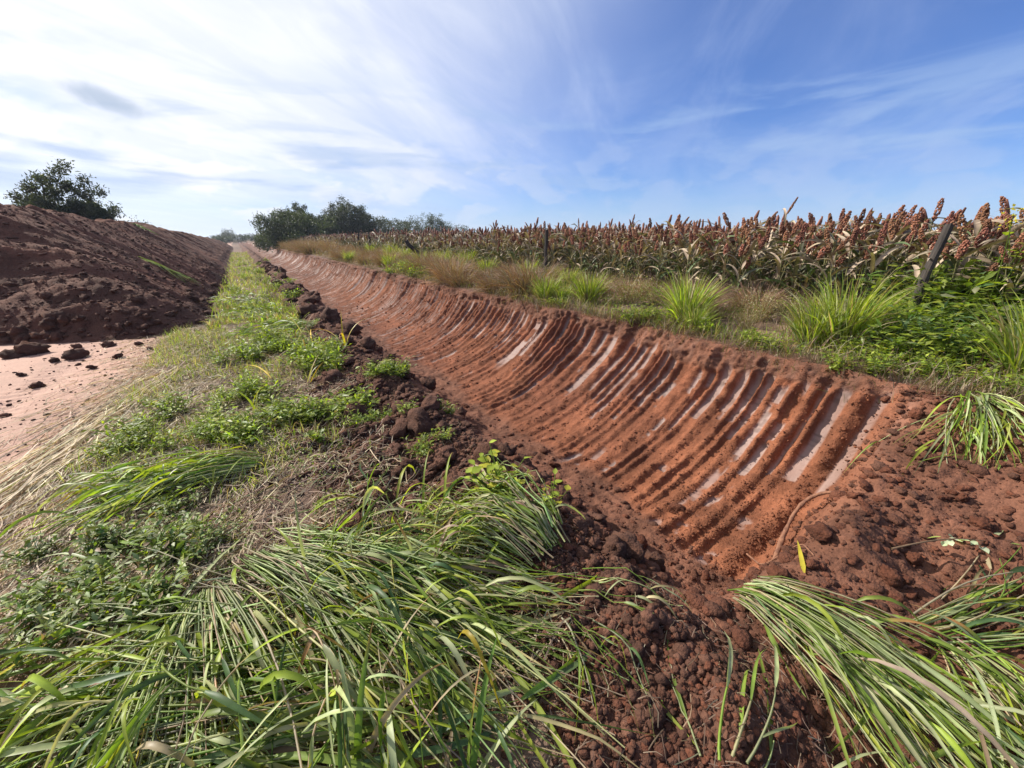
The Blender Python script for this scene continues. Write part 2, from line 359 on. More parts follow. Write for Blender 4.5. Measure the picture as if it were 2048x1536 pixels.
zz = gb(xx, yy)+sm((xx-RIM_R)/.06)*(.05*(ridged(xx*4, yy*4, 85, 4)-.45)*np.exp(-(xx-4.1)/4)); xs = xx+wob(yy)*(1-sm((xx-RIM_R)/1.2))
tone = np.clip(.5+.7*fbm(xx*.8, yy*.8, 86, 3), 0, 1)[..., None]
col = (HUMUS*1.1)*(1-tone)+(TAN*.85)*tone; lw = lipw[..., None]; col = col*(1-lw)+DARK*1.1*lw
FI = mk('field', np.stack([xs, yy, zz], -1), grid_faces(len(Y), len(Xc)), M_soil, col)
GRID_R = (Xc.copy(), Y.copy(), zz.copy())
def look(G, x, y):
    gx, gy, gz = G; x = np.clip(x, gx[0], gx[-1]); y = np.clip(y, gy[0], gy[-1])
    i = np.clip(np.searchsorted(gy, y)-1, 0, len(gy)-2); j_ = np.clip(np.searchsorted(gx, x)-1, 0, len(gx)-2)
    fy = (y-gy[i])/(gy[i+1]-gy[i]); fx = (x-gx[j_])/(gx[j_+1]-gx[j_])
    return (gz[i, j_]*(1-fx)+gz[i, j_+1]*fx)*(1-fy)+(gz[i+1, j_]*(1-fx)+gz[i+1, j_+1]*fx)*fy
_surf0 = surf
def surf(x, y):                    # the built surface, relief included
    x, y = np.broadcast_arrays(np.asarray(x, float), np.asarray(y, float))
    return np.where(x < RIM_L, look(GRID_L, x, y), np.where(x > RIM_R, look(GRID_R, x, y), _surf0(x, y)))
structure(FI, 'weedy earth bank and field beyond the trench rim')

# spoil heap: loads of loose soil tipped side by side
Y = rows(8.8, 105, .0042, .03, .4); Xc = np.concatenate([-rows(4.2, 12, .03, .07)[::-1], np.arange(-4.12, .1, .036)])
yy, xx = np.meshgrid(Y, Xc, indexing='ij')
lob = .35*fbm(yy*.35, 1.5, 91, 3)
dr = -.62-xx+lob*.7; dn = (yy-9.45)*.95+.12*(xx+3.4)+.35*fbm(xx*.6, 3, 92, 2)
kk = 1.3; hmin = np.clip(.5+.5*(dn-dr)/kk, 0, 1); dd = dn*(1-hmin)+dr*hmin-kk*hmin*(1-hmin)
dl = xx+9.2; dd = np.minimum(dd, dl)
dd = np.minimum(dd, (104-yy)*.5)
top = (2.16+.20*fbm(yy*.5, 5.1, 93, 3)+.22*(ridged(yy*1.25, xx*.5, 94, 4)-.4)+.10*fbm(yy*4.5, xx*3, 90, 2))*(1-.25*sm((yy-25)/50)-.35*sm((yy-70)/30))
zs = .70*dd
q = .14; hm = np.clip(.5+.5*(top-zs)/q, 0, 1); zz = top*(1-hm)+zs*hm-q*hm*(1-hm)
on = sm(dd/.5)
slide = fbm(yy*1.3+.25*xx, xx*.2, 95, 4)*.22+ridged(yy*2.2+.4*xx, xx*.3, 96, 3)*.20-.10
lum = ridged(xx*2.3, yy*2.3, 97, 4)
toe = 1-sm((dd-.2)/1.6)
smooth_patch = sm((fbm(xx*.45, yy*.4, 98, 2)-.05)/.25)*sm(dd/.8)
zz = zz+on*(slide+(.06+.09*toe)*(lum-.45)*(1-.75*smooth_patch)+.03*fbm(xx*8, yy*8, 99, 3)*(1-.6*smooth_patch))
zz = np.where(dd < 0, dd*.5-.03, zz)
tone = np.clip(.5+.6*fbm(xx*1.2, yy*.8, 100, 3), 0, 1)[..., None]
col = DARK*(.70+.60*tone)+RED*(.16+.22*smooth_patch[..., None])
keep = (dd > -.45)
F = grid_faces(len(Y), len(Xc)); kp = keep.ravel()[F].all(1)
HP = mk('spoil_heap', np.stack([xx, yy, zz], -1), F[kp], M_heap, col)
structure(HP, 'long tall heap of loose dark red soil tipped beside the track')
HPx, HPy, HPz, HPd = Xc, Y, zz, dd
def heap_z(x, y):
    return float(HPz[int(np.argmin(np.abs(HPy-y))), int(np.argmin(np.abs(HPx-x)))])

# ---------------------------------------------------------------- soil clods and crumbs
def ico(sub):
    t = (1+5**.5)/2
    V = [(-1, t, 0), (1, t, 0), (-1, -t, 0), (1, -t, 0), (0, -1, t), (0, 1, t), (0, -1, -t), (0, 1, -t), (t, 0, -1), (t, 0, 1), (-t, 0, -1), (-t, 0, 1)]
    F = [(0, 11, 5), (0, 5, 1), (0, 1, 7), (0, 7, 10), (0, 10, 11), (1, 5, 9), (5, 11, 4), (11, 10, 2), (10, 7, 6), (7, 1, 8), (3, 9, 4), (3, 4, 2), (3, 2, 6), (3, 6, 8), (3, 8, 9), (4, 9, 5), (2, 4, 11), (6, 2, 10), (8, 6, 7), (9, 8, 1)]
    V = [np.array(v)/np.linalg.norm(v) for v in V]
    for _ in range(sub):
        c = {}; G = []
        def md(a, b):
            q = (min(a, b), max(a, b))
            if q not in c: v = V[a]+V[b]; V.append(v/np.linalg.norm(v)); c[q] = len(V)-1
            return c[q]
        for a, b, d_ in F:
            x, y, z = md(a, b), md(b, d_), md(d_, a); G += [(a, x, z), (b, y, x), (d_, z, y), (x, y, z)]
        F = G
    return np.array(V), np.array(F)
I0, I1, I2 = ico(0), ico(1), ico(2)
def lumpy(base, seed, a=.35):
    V, F = base; r = np.random.default_rng(seed); s = np.ones(len(V))
    for _ in range(13):
        dv = r.normal(size=3); dv /= np.linalg.norm(dv); s = s+a*r.uniform(-.6, .5)*np.clip(V@dv-.25, 0, 1)*2
    s = np.clip(s, .45, 1.5)*(1+r.normal(0, a*.20, len(V))); return V*s[:, None]*np.array([1, r.uniform(.75, 1), r.uniform(.6, .85)])
clod_me = []
for s_ in range(9):
    V = lumpy(I2, 200+s_, .75); t = np.clip(.5+rng.normal(0, .2, (len(V), 1)), 0, 1)
    clod_me.append((mk('soil_clod', V, I2[1], M_clod, DARK*(.8+.5*t), link=False, smooth=False), mk('soil_clod', V, I2[1], M_clod, RED*(.5+.4*t), link=False, smooth=False)))
def clod(x, y, z, r, label, group, red=0):
    o = ob('soil_clod', clod_me[random.randrange(9)][red], loc=(x, y, z+r*.42), rot=(random.uniform(-.5, .5), random.uniform(-.5, .5), random.uniform(0, 6.28)), scale=(r*random.uniform(.85, 1.25), r*random.uniform(.85, 1.1), r*random.uniform(.8, 1.1)))
    tag(o, label, 'soil clod', group)
for x, y, r in [(-3.0, 8.54, .10), (-2.28, 8.05, .10), (-1.73, 7.69, .09), (-2.45, 7.93, .05), (-2.87, 8.67, .14), (-2.04, 8.65, .06), (-2.26, 6.6, .045), (-1.95, 7.2, .05), (-2.6, 7.3, .04), (-2.15, 7.55, .03), (-2.75, 7.1, .035), (-1.6, 8.4, .06), (-1.45, 8.0, .05), (-2.4, 8.75, .05), (-2.9, 6.2, .03), (-2.2, 5.6, .03)]:
    clod(x, y, float(surf(x, y)), r, 'dark soil clod lying loose on the pink dirt track', 'clods scattered on the track')
for i in range(85):
    t = random.random(); yc = 9.6+(random.random()**1.6)*9
    row = int(np.argmin(np.abs(HPy-yc)))
    dt = random.uniform(.0, .35) if random.random() < .85 else random.uniform(.35, 1.2)
    if random.random() < .55:
        xc = random.uniform(-4.2, -1.4); colj = int(np.argmin(np.abs(HPx-xc))); cand = np.argmin(np.abs(HPd[:, colj]-dt)); yc = HPy[cand]
    else:
        xs_ = HPd[row]; colj = np.where(HPx > -3.6)[0]; xc = HPx[colj[np.argmin(np.abs(xs_[colj]-dt))]]
    r = random.uniform(.035, .085)*(1 if random.random() < .88 else 1.7)
    clod(xc, yc, max(heap_z(xc, yc), -.02)-r*.15, r, 'dark red soil clod rolled to the toe of the spoil heap', 'clods along the heap toe')
rim = [(1.62, 4.37, .09), (.62, 4.75, .10), (.75, 4.13, .12), (1.26, 3.71, .12), (1.5, 4.0, .07), (1.57, 2.16, .06), (1.44, 2.25, .07), (1.50, 1.58, .08), (1.55, 1.41, .09), (1.22, 2.11, .08), (1.41, 1.75, .06), (1.01, 2.81, .12), (.85, 2.95, .09), (.6, 3.46, .10), (.7, 2.72, .10), (1.0, 3.35, .13), (1.15, 3.1, .09), (1.35, 2.75, .08), (.95, 2.35, .09), (1.5, 3.2, .06), (1.2, 4.5, .11), (.95, 5.2, .12), (1.25, 5.6, .13), (1.0, 6.4, .12), (1.3, 6.9, .12), (1.15, 7.8, .14), (1.3, 9, .14), (1.1, 10, .15), (.9, 11.3, .16), (1.2, 12.6, .15), (1.32, 1.2, .06), (1.45, 1.0, .07), (1.6, .95, .05)]
for x, y, r in rim+[(random.gauss(1.2, .25), random.uniform(1.0, 9), random.uniform(.035, .075)) for _ in range(70)]+[(random.gauss(.75, .25), random.gauss(2.9, .7), random.uniform(.025, .06)) for _ in range(60)]+[(random.gauss(1.12, .22), random.uniform(8.5, 30), random.uniform(.07, .17)) for _ in range(60)]:
    z = trench_z(x, y) if x > RIM_L else float(surf(x, y))
    clod(x, y, z-.01, r, 'dark crumbly soil clod heaped along the trench lip beside the weeds', 'clods along the trench lip')
for i in range(48):
    x, y = random.uniform(1.7, 3.9), random.uniform(-.45, .5); r = random.uniform(.018, .042)*(1 if random.random() < .85 else 1.6)
    clod(x, y, trench_z(x, y), r, 'brown soil clod in the loose earth closing the end of the trench', 'clods at the trench end', 1)
for x, y, r in [(2.62, 1.42, .055), (2.25, 2.6, .05), (1.95, 3.2, .04), (2.05, 2.3, .045), (2.2, 4.4, .05), (2.0, 1.3, .05), (1.9, 1.7, .06), (1.85, 2.5, .05), (2.4, 1.0, .035)]:
    clod(x, y, trench_z(x, y), r, 'single red soil clod resting on the grooved trench floor', 'clods on the trench floor', 1)

def crumbs(name, P, S, base, c0, c1, mat, label, flat=.75):
    Vb, Fb = base; N = len(P); nb = len(Vb); r = np.random.default_rng(N)
    vars_ = np.stack([lumpy(base, 300+i, .45) for i in range(8)]); V = vars_[r.integers(0, 8, N)]
    a = r.uniform(0, 6.28, N); c, s = np.cos(a)[:, None], np.sin(a)[:, None]
    V = np.stack([V[..., 0]*c-V[..., 1]*s, V[..., 0]*s+V[..., 1]*c, V[..., 2]*flat], -1)*S[:, None, None]+P[:, None]
    F = (Fb[None]+np.arange(N)[:, None, None]*nb).reshape(-1, 3)
    t = r.uniform(0, 1, (N, 1, 1)); C = np.broadcast_to(c0*(1-t)+c1*t, (N, nb, 3))
    o = mk(name, V.reshape(-1, 3), F, mat, C.reshape(-1, 3), smooth=False); tag(o, label, 'soil crumbs', kind='stuff'); return o
x = rng.uniform(.55, RIM_L, 9500); y = rng.uniform(-.4, 1.5, 9500)
crumbs('loose_soil_crumbs', np.stack([x, y, surf(x, y)+.006], 1), .0035+.020*rng.random(9500)**4.5, I0, DARK*.8, RED*.95, M_clod, 'reddish soil crumbs filling the bare gap between the cut grass swaths')
# crumbs in and along the trench, taken from its own surface
def pick(mask, N):
    w_ = (mask*np.gradient(TRY)[:, None]).ravel(); w_ = np.clip(w_, 0, None); w_ /= w_.sum()
    i = rng.choice(w_.size, N, p=w_); return np.stack([TRX.ravel()[i], np.repeat(TRY, TRX.shape[1])[i]+rng.normal(0, .006, N), TRZ.ravel()[i]], 1)
nearw = 1/np.clip(TRY, .8, None)[:, None]**1.6*(TRY[:, None] < 14)
P = pick(nearw*(e*right*rough*(.15+ridge)*(.3+.7*(1-upper))), 6000); crumbs('loose_soil_crumbs', P, (.003+.010*rng.random(len(P))**2)*(1+.12*P[:, 1]), I0, RED*.95, ORANGE*1.1, M_clod, 'small red soil crumbs spilled over the trench grooves')
P = pick(nearw*loose*(TRY[:, None] > -.7), 9500); S = .004+.022*rng.random(len(P))**4; crumbs('loose_soil_crumbs', P, S*(1+.1*np.abs(P[:, 1])), I0, DARK*.85, RED*.95, M_clod, 'brown soil crumbs covering the trench end and lip')
P = pick(nearw*loose*(TRY[:, None] > -.7), 900); S = .015+.03*rng.random(len(P))**2; crumbs('loose_soil_crumbs', P, S*(1+.06*np.abs(P[:, 1])), I1, DARK, RED*.85, M_clod, 'coarse soil lumps strewn along the trench lip and end')
x = np.concatenate([rng.normal(1.1, .26, 7000), rng.normal(.7, .3, 5000)]); y = np.concatenate([.3+rng.exponential(2.6, 7000), rng.normal(2.9, .9, 5000)]); ok = (x < RIM_L) & (y < 14); x, y = x[ok], y[ok]
crumbs('loose_soil_crumbs', np.stack([x, y, surf(x, y)+.005], 1), (.006+.025*rng.random(len(x))**3)*(1+.08*y), I0, DARK*.75, DARK*1.6, M_clod, 'dark soil crumbs thrown on the verge next to the trench')
i = rng.choice(np.where((HPd.ravel() > .02) & (HPd.ravel() < 4) & (np.repeat(HPy, len(HPx)) < 26) & (np.tile(HPx, len(HPy)) > -4.6))[0], 9000)
P = np.stack([np.tile(HPx, len(HPy))[i], np.repeat(HPy, len(HPx))[i], HPz.ravel()[i]+.005], 1)
crumbs('loose_soil_crumbs', P, (.010+.045*rng.random(len(P))**4), I0, DARK*.85, DARK*1.6, M_clod, 'loose soil lumps scattered down the face of the spoil heap')
x = -1.3-rng.exponential(1.0, 1500); y = rng.uniform(3.0, 10.0, 1500)
crumbs('loose_soil_crumbs', np.stack([x, y, gl(x, y)+.004], 1), .004+.022*rng.random(1500)**4, I0, DARK*.7, DARK*1.3, M_clod, 'tiny dark crumbs sprinkled over the pink dirt track')
#@@VEG
# ---------------------------------------------------------------- vegetation generators
def norm(a): return a/np.maximum(np.linalg.norm(a, axis=-1, keepdims=True), 1e-9)
def wprof(nn, kind='leaf'):
    s = np.linspace(0, 1, nn)
    if kind == 'leaf': return np.minimum(1, .35+s*4)*np.clip(1-s**2.6, 0, 1)+.02
    return np.clip(1-.75*s, .1, 1)
def ribbons(C, W, roll, fold=.18, up=(0, 0, 1)):
    """C (N,n,3) centre lines, W (N,n) widths -> verts (N,n,3cols,3)"""
    T = norm(np.gradient(C, axis=1)); upv = np.broadcast_to(np.array(up, float), T.shape)
    S = np.cross(T, upv); bad = np.linalg.norm(S, axis=-1, keepdims=True) < .05
    S = np.where(bad, np.array([1., 0, 0]), S); S = norm(S); B = norm(np.cross(S, T))
    if np.ndim(roll) == 1: roll = roll[:, None]
    c, s = np.cos(roll)[..., None], np.sin(roll)[..., None]
    S2 = S*c+B*s; B2 = B*c-S*s; h = (W/2)[..., None]
    return np.stack([C-S2*h, C-B2*h*2*fold, C+S2*h], 2)
def rib_faces(N, nn, cols=3):
    f = grid_faces(nn, cols); return (f[None]+np.arange(N)[:, None, None]*nn*cols).reshape(-1, 4)
def blade_col(c, N, nn, tip=None, tipamt=.0, cols=3, jit=.18):
    """c (N,3) -> (N,nn,cols,3) with a drying tip"""
    s = np.linspace(0, 1, nn)[None, :, None, None]
    base = np.broadcast_to(c[:, None, None, :], (N, nn, cols, 3))*(1+rng.normal(0, jit*.4, (N, nn, 1, 1)))
    if tip is not None:
        ta = np.broadcast_to(np.asarray(tipamt).reshape(-1, 1, 1, 1), (N, 1, 1, 1)); f = sm((s-1+ta)/.3)*(ta > 0)
        base = base*(1-f)+tip*f
    base = np.array(base)
    if cols == 3: base[:, :, 1] *= 1.18
    return np.clip(base, .005, .9)
def pickcol(N, cols, wts, jit=.15):
    cols = np.array(cols); w_ = np.array(wts, float); w_ /= w_.sum()
    return cols[rng.choice(len(cols), N, p=w_)]*np.exp(rng.normal(0, jit, (N, 1)))*np.exp(rng.normal(0, jit*.35, (N, 3)))
def bent(base, azm, th0, kap, L, nn, wig=.0):
    """blades that rise and bend over: th from vertical grows along the blade"""
    N = len(azm); s = np.linspace(0, 1, nn)[None]
    th = th0[:, None]+kap[:, None]*s**1.4; a = azm[:, None]+wig*np.cumsum(rng.normal(0, 1, (N, nn)), 1)/nn
    dl = (L/(nn-1))[:, None]; dv = np.stack([np.sin(th)*np.cos(a), np.sin(th)*np.sin(a), np.cos(th)], -1)*dl[..., None]
    C = np.cumsum(dv, 1)-dv; return C+base[:, None]
def tubes(C, r, m_=5):
    T = norm(np.gradient(C, axis=1)); ref = np.where(np.abs(T[..., 2:3]) > .9, np.array([1., 0, 0]), np.array([0, 0, 1.])); S = norm(np.cross(T, ref)); B = np.cross(S, T)
    a = np.linspace(0, 2*np.pi, m_, endpoint=False)
    V = C[:, :, None]+(S[:, :, None]*np.cos(a)[None, None, :, None]+B[:, :, None]*np.sin(a)[None, None, :, None])*r[:, :, None, None]
    N, nn = C.shape[:2]; i = np.arange(nn-1)[:, None]*m_; jj = np.arange(m_)[None]; j2 = (jj+1) % m_
    f = np.stack([i+jj, i+j2, i+m_+j2, i+m_+jj], -1).reshape(-1, 4)
    return V, (f[None]+np.arange(N)[:, None, None]*nn*m_).reshape(-1, 4)
def leaves(P, Dv, Nv, L, W, fold=.15):
    """small ovate leaves, 5 verts / 4 tris each"""
    Dv = norm(Dv); S = norm(np.cross(Dv, Nv)); B = np.cross(S, Dv); L = L[:, None]; W = W[:, None]
    V = np.stack([P, P+Dv*L*.42+S*W*.5+B*W*fold, P+Dv*L*.48, P+Dv*L*.42-S*W*.5+B*W*fold, P+Dv*L-B*L*.12], 1)
    F = np.array([[0, 1, 2], [0, 2, 3], [1, 4, 2], [2, 4, 3]])
    return V.reshape(-1, 3), (F[None]+np.arange(len(P))[:, None, None]*5).reshape(-1, 3)

# ---- tussocks -------------------------------------------------
def tussock_meshes(N, H, spread, W, cols, wts, mat, tip=TAN, tipp=.35, nn=6, droop=1.2, lean=(0, 0), base_r=.1, name='blades', seed=0):
    a = rng.uniform(0, 6.28, N); br = base_r*np.sqrt(rng.random(N)); th0 = np.abs(rng.normal(0, spread, N))*.7+.05
    base = np.stack([br*np.cos(a), br*np.sin(a), np.full(N, -.03)], 1)
    L = H*rng.uniform(.55, 1.15, N); kap = rng.uniform(.15, 1, N)*droop
    C = bent(base, a+rng.normal(0, .5, N), th0, kap, L, nn, .35)
    s = np.linspace(0, 1, nn); C = C+np.array([lean[0], lean[1], 0])*(s**1.3)[None, :, None]*L[:, None, None]
    C[..., 2] = np.maximum(C[..., 2], -.02)
    V = ribbons(C, W*rng.uniform(.6, 1.3, N)[:, None]*wprof(nn)[None], rng.uniform(-1.2, 1.2, N))
    colr = blade_col(pickcol(N, cols, wts), N, nn, tip, np.where(rng.random(N) < tipp, rng.uniform(.15, .6, N), 0))
    return mk(name, V.reshape(-1, 3), rib_faces(N, nn), mat, colr.reshape(-1, 3), link=False)
GT = ([GREEN, LIME, PALE, STRAW*.8], [4, 6, 2, .8])
green_me = [(tussock_meshes(330, .62, .42, .012, *GT, M_grass, droop=1.3, base_r=.11), tussock_meshes(90, .34, .8, .010, [TAN, STRAW*.7, GREEN*.7], [3, 2, 1], M_dry, tip=None, droop=1.3, base_r=.13)) for _ in range(4)]
dry_me = [(tussock_meshes(750, .62, .75, .006, [np.array([.31, .19, .135]), STRAW*.62, TAN*.8, np.array([.25, .13, .095])], [4, 2, 2, 3], M_dry, tip=None, droop=2.2, base_r=.22, nn=6), tussock_meshes(130, .4, .9, .007, [TAN*.6, DEEP], [3, 1], M_dry, tip=None, droop=1.4, base_r=.2)) for _ in range(4)]
def seedy(N, H):        # wispy weed covered with tiny seed flecks
    a = rng.uniform(0, 6.28, N); base = np.stack([.06*np.cos(a), .06*np.sin(a), np.full(N, -.02)], 1); nn = 6
    C = bent(base, a, np.abs(rng.normal(.35, .3, N)), rng.uniform(.2, .9, N), H*rng.uniform(.5, 1.1, N), nn, .5)
    V = ribbons(C, .004*np.ones((N, nn)), rng.uniform(-1, 1, N)); me1 = mk('stems', V.reshape(-1, 3), rib_faces(N, nn), M_dry, blade_col(pickcol(N, [TAN, STRAW*.7, GREEN*.8], [3, 2, 2]), N, nn).reshape(-1, 3), link=False)
    q = C[:, 2:].reshape(-1, 3); P = np.repeat(q, 5, 0)+rng.normal(0, .022, (len(q)*5, 3)); n_ = len(P)
    V, F = leaves(P, rng.normal(size=(n_, 3)), rng.normal(size=(n_, 3)), rng.uniform(.012, .03, n_), rng.uniform(.006, .013, n_))
    me2 = mk('seed_heads', V, F, M_dry, np.repeat(pickcol(n_, [TAN*1.2, STRAW*.8, LIME*.8, RUST*.7], [3, 3, 2, 1]), 5, 0), link=False); return me1, me2
seedy_me = [seedy(110, .55) for _ in range(2)]
tuss_count = [0]
def tussock(name, kind, x, y, s, label, cat, group=None, sz=None, rot=None, lean=None):
    z = float(surf(x, y))
    t = thing(name, (x, y, z), label, cat, group); t.rotation_euler = (0 if not lean else lean[0], 0 if not lean else lean[1], random.uniform(0, 6.28) if rot is None else rot); t.scale = (s, s, sz or s)
    pool = {'green': green_me, 'dry': dry_me, 'seedy': seedy_me}[kind]; a, b = pool[tuss_count[0] % len(pool)]; tuss_count[0] += 1
    nm = {'green': ('blades', 'dead_thatch'), 'dry': ('stalks', 'dead_thatch'), 'seedy': ('stems', 'seed_heads')}[kind]
    for q, me in zip(nm, (a, b)): o = ob(q, me, t); o['kind'] = 'stuff'
    return t
TS = 'grass tussocks on the bank'
for x, y, s, lab in [(4.32, 5.35, .82, 'upright lime green grass tussock in front of the slim straight fence post'),
                     (4.42, 5.05, .6, 'small green grass tussock leaning against a lime green one at the trench rim'),
                     (4.62, 4.62, .85, 'broad yellowish green grass tussock beside the bare earth gap on the rim'),
                     (4.62, 2.85, 1.0, 'dense vivid green grass tussock hanging over the grooved trench rim'),
                     (4.35, 2.55, .55, 'short drooping green grass tuft below the dense rim tussock'),
                     (4.78, 1.28, 1.08, 'largest fountain shaped green grass tussock on the trench rim below the leaning post'),
                     (4.62, 1.45, .8, 'low arching green tussock tucked against the fountain shaped one'),
                     (4.75, .12, .95, 'pale green grass tussock standing in the creeping weeds at the end of the trench')]:
    tussock('grass_tussock', 'green', x, y, s*1.12, lab, 'grass tussock', TS)
for x, y, s in [(3.75+.6, 12.6, .8), (4.45, 11.9, .65), (4.6, 15.0, 1.0), (5.6, 12.4, 1.1), (5.9, 11.2, 1.1), (5.2, 13.4, 1.1), (5.4, 9.2, .9), (5.6, 7.6, .9), (4.3, 20.2, 1.0), (5.7, 16.5, 1.2), (5.8, 18.4, 1.3), (5.3, 5.9, .8), (5.5, 6.6, .7), (5.9, 22, 1.3)]:
    tussock('grass_tussock', 'green', x, y, s, 'bright green grass tussock among brown dry clumps along the fence', 'grass tussock', 'green tussocks along the fence')
for x, y, s, lab in [(4.66, 6.35, 1.35, 'large rounded dry brown grass clump beside the lime green rim tussock'),
                     (4.35, 7.1, .85, 'flattened pale brown dry grass clump on the trench rim'),
                     (4.30, 8.5, .85, 'grey brown dry grass clump lying over the rim below the fallen post'),
                     (4.36, 9.4, .8, 'dry matted grass clump beside the fallen diagonal post')]:
    tussock('dry_grass_clump', 'dry', x, y, s*1.25, lab, 'dry grass', 'dry clumps on the rim', sz=s*1.05)
for x, y in [(5.3, 5.1), (5.5, 4.5), (5.6, 6.9), (5.2, 7.8), (5.6, 8.6), (5.0, 8.9), (5.7, 3.4), (5.6, 2.5), (5.0, 2.9), (5.35, 3.1), (4.9, 9.9), (5.5, 10.2)]:
    tussock('dry_grass_clump', 'dry', x, y, random.uniform(.7, 1.0), 'thin brown dry grass clump between rim tussocks and sorghum', 'dry grass', 'dry clumps before the sorghum', sz=.7)
for i in range(56):
    y = 9.5+i*.86+random.uniform(-.4, .4); x = random.uniform(4.35, 5.6) if y < 24 else random.uniform(4.4, 6.6)
    tussock('dry_grass_clump', 'dry', x, y, random.uniform(.95, 1.5)*(1 if y < 30 else 1.35), 'dry brown grass clump in the band along the far trench rim', 'dry grass', 'dry grass band on the far rim')
for x, y, s, lab in [(4.95, 4.05, .95, 'wispy seeding brown weed between two green rim tussocks'), (5.2, 3.75, .8, 'thin seeding weed leaning behind the bare gap on the rim'), (5.2, 2.25, .75, 'straw coloured wispy weed between the two biggest green tussocks'), (5.35, 1.8, .7, 'low straw coloured weed at the foot of the sorghum'), (4.85, 2.2, .5, 'small brown seeding tuft on the rim between the big tussocks')]:
    tussock('seeding_weed', 'seedy', x, y, s, lab, 'weed', 'seeding weeds on the bank')

# ---- weeds ----------------------------------------------------
def weed_mesh(nst, H, spread, leaf, cols, wts, per=9, name='foliage'):
    a = rng.uniform(0, 6.28, nst); nn = 7; base = np.zeros((nst, 3)); base[:, :2] = rng.normal(0, spread*.25, (nst, 2))
    C = bent(base, a, rng.uniform(.2, 1.0, nst), rng.uniform(.1, .8, nst), H*rng.uniform(.6, 1.2, nst), nn, .6)
    Vt, Ft = tubes(C, np.linspace(.004, .0015, nn)[None].repeat(nst, 0), 3)
    st_me = mk('stems', Vt.reshape(-1, 3), Ft, M_weed, np.repeat(pickcol(nst, [GREEN*.8, PALE*.7], [2, 1]), nn*3, 0), link=False)
    P = C[:, rng.integers(1, nn, (per,))].reshape(-1, 3); n_ = len(P)
    Dv = rng.normal(size=(n_, 3)); Dv[:, 2] = np.abs(Dv[:, 2])*.35+.05; Nv = np.stack([rng.normal(0, .35, n_), rng.normal(0, .35, n_), np.ones(n_)], 1)
    V, F = leaves(P+Dv*.01, Dv, Nv, leaf*rng.uniform(.6, 1.4, n_), leaf*rng.uniform(.28, .52, n_))
    return st_me, mk(name, V, F, M_weed, np.repeat(pickcol(n_, cols, wts), 5, 0), link=False)
WC = ([LIME, GREEN, PALE*.9, YELLOW*.8], [7, 3, 1, .6])
weed_me = [weed_mesh(20, .27, .22, .066, *WC) for _ in range(5)]
dweed_me = [weed_mesh(22, .2, .22, .05, [GREEN*.9, DEEP*1.8, PALE*.9, LIME*.8, TAN], [4, 2, 3, 2, 1]) for _ in range(4)]
vine_me = [weed_mesh(28, .40, .30, .085, [GREEN, LIME*.9, DEEP*1.8, PALE*.8], [4, 4, 2, 1], per=10) for _ in range(4)]
wc = [0]
def weed(x, y, s, label, group=None, pool=weed_me, sz=None, name='leafy_weed', z=None):
    t = thing(name, (x, y, float(surf(x, y)) if z is None else z), label, 'weed', group); t.rotation_euler[2] = random.uniform(0, 6.28); t.scale = (s, s, sz or s)
    a, b = pool[wc[0] % len(pool)]; wc[0] += 1
    o = ob('stems', a, t); o = ob('foliage', b, t); o['kind'] = 'stuff'
def patchw(pts, lab, grp, spread, nrep, s0, s1, **kw):
    for (x, y) in pts:
        for _ in range(nrep): weed(x+random.gauss(0, spread), y+random.gauss(0, spread), random.uniform(s0, s1), lab, grp, **kw)
patchw([(.62, 5.75), (.5, 5.4), (.75, 6.1), (.3, 6.7), (.1, 6.9), (-.15, 6.6)], 'lime green leafy weed in the thick patch halfway along the verge', 'weeds in the verge patch', .2, 5, .8, 1.2)
patchw([(.34, 3.75), (.12, 3.8), (.5, 3.6)], 'bright weed sprouting from dark earth where the verge meets the trench lip', 'weeds at the dark lip', .14, 4, .6, .95)
patchw([(1.22, 4.25), (1.1, 4.4)], 'leafy green weed buried to its leaves in the soil of the trench lip', 'weeds in the lip soil', .12, 4, .6, .9)
patchw([(.58, 3.25), (1.3, 3.1), (1.0, 2.62), (.9, 3.3)], 'single small weed poking out of the tumbled lip soil', 'single weeds in the lip soil', .08, 2, .4, .6)
patchw([(-.83, 2.6), (-.95, 2.75), (-.7, 2.4), (-.62, 2.7)], 'low blue green weed in the shaded mat by the cut grass', 'weeds in the shaded mat', .22, 3, .6, 1.0, pool=dweed_me)
patchw([(-.9, 2.15), (-1.05, 2.35), (-.75, 2.0), (-1.15, 2.0)], 'fine dark weed at the edge of the flattened straw', 'fine weeds by the straw', .22, 3, .5, .9, pool=dweed_me)
patchw([(-.75, 3.9), (-.5, 4.1), (-.9, 4.4), (-.35, 3.6), (-.3, 4.6), (0, 4.7)], 'small green weed growing through the pale straw litter', 'weeds in the straw litter', .25, 5, .5, .9)
patchw([(-.1, 9.0), (.2, 10.2), (-.2, 11.5), (.0, 13), (-.1, 15), (.1, 17), (-.1, 19.5), (.0, 22), (-.1, 26), (0, 31), (0, 37)], 'green weed in the strip between spoil heap and trench', 'weeds in the far verge strip', .3, 2, .8, 1.3)
patchw([(.95, 9.5), (1.05, 12), (.9, 14.5), (1.0, 18), (.95, 22), (1.0, 28)], 'straggling weed on the far trench lip among clods', 'weeds on the far lip', .2, 2, .8, 1.3)
patchw([(4.45, 12.2), (4.5, 11.5), (4.4, 11.0), (4.45, 12.9)], 'low lime green weed spilling over the far trench rim', 'weeds on the far rim', .2, 4, 1.0, 1.5)
patchw([(4.2, 5.0), (4.25, 3.1), (4.2, 2.4), (4.3, 3.3), (4.25, 1.75), (4.35, 1.1), (4.2, .9), (4.4, .55), (4.3, .3)], 'small bright weed rooted right on the trench rim', 'weeds on the trench rim', .09, 3, .5, .85)
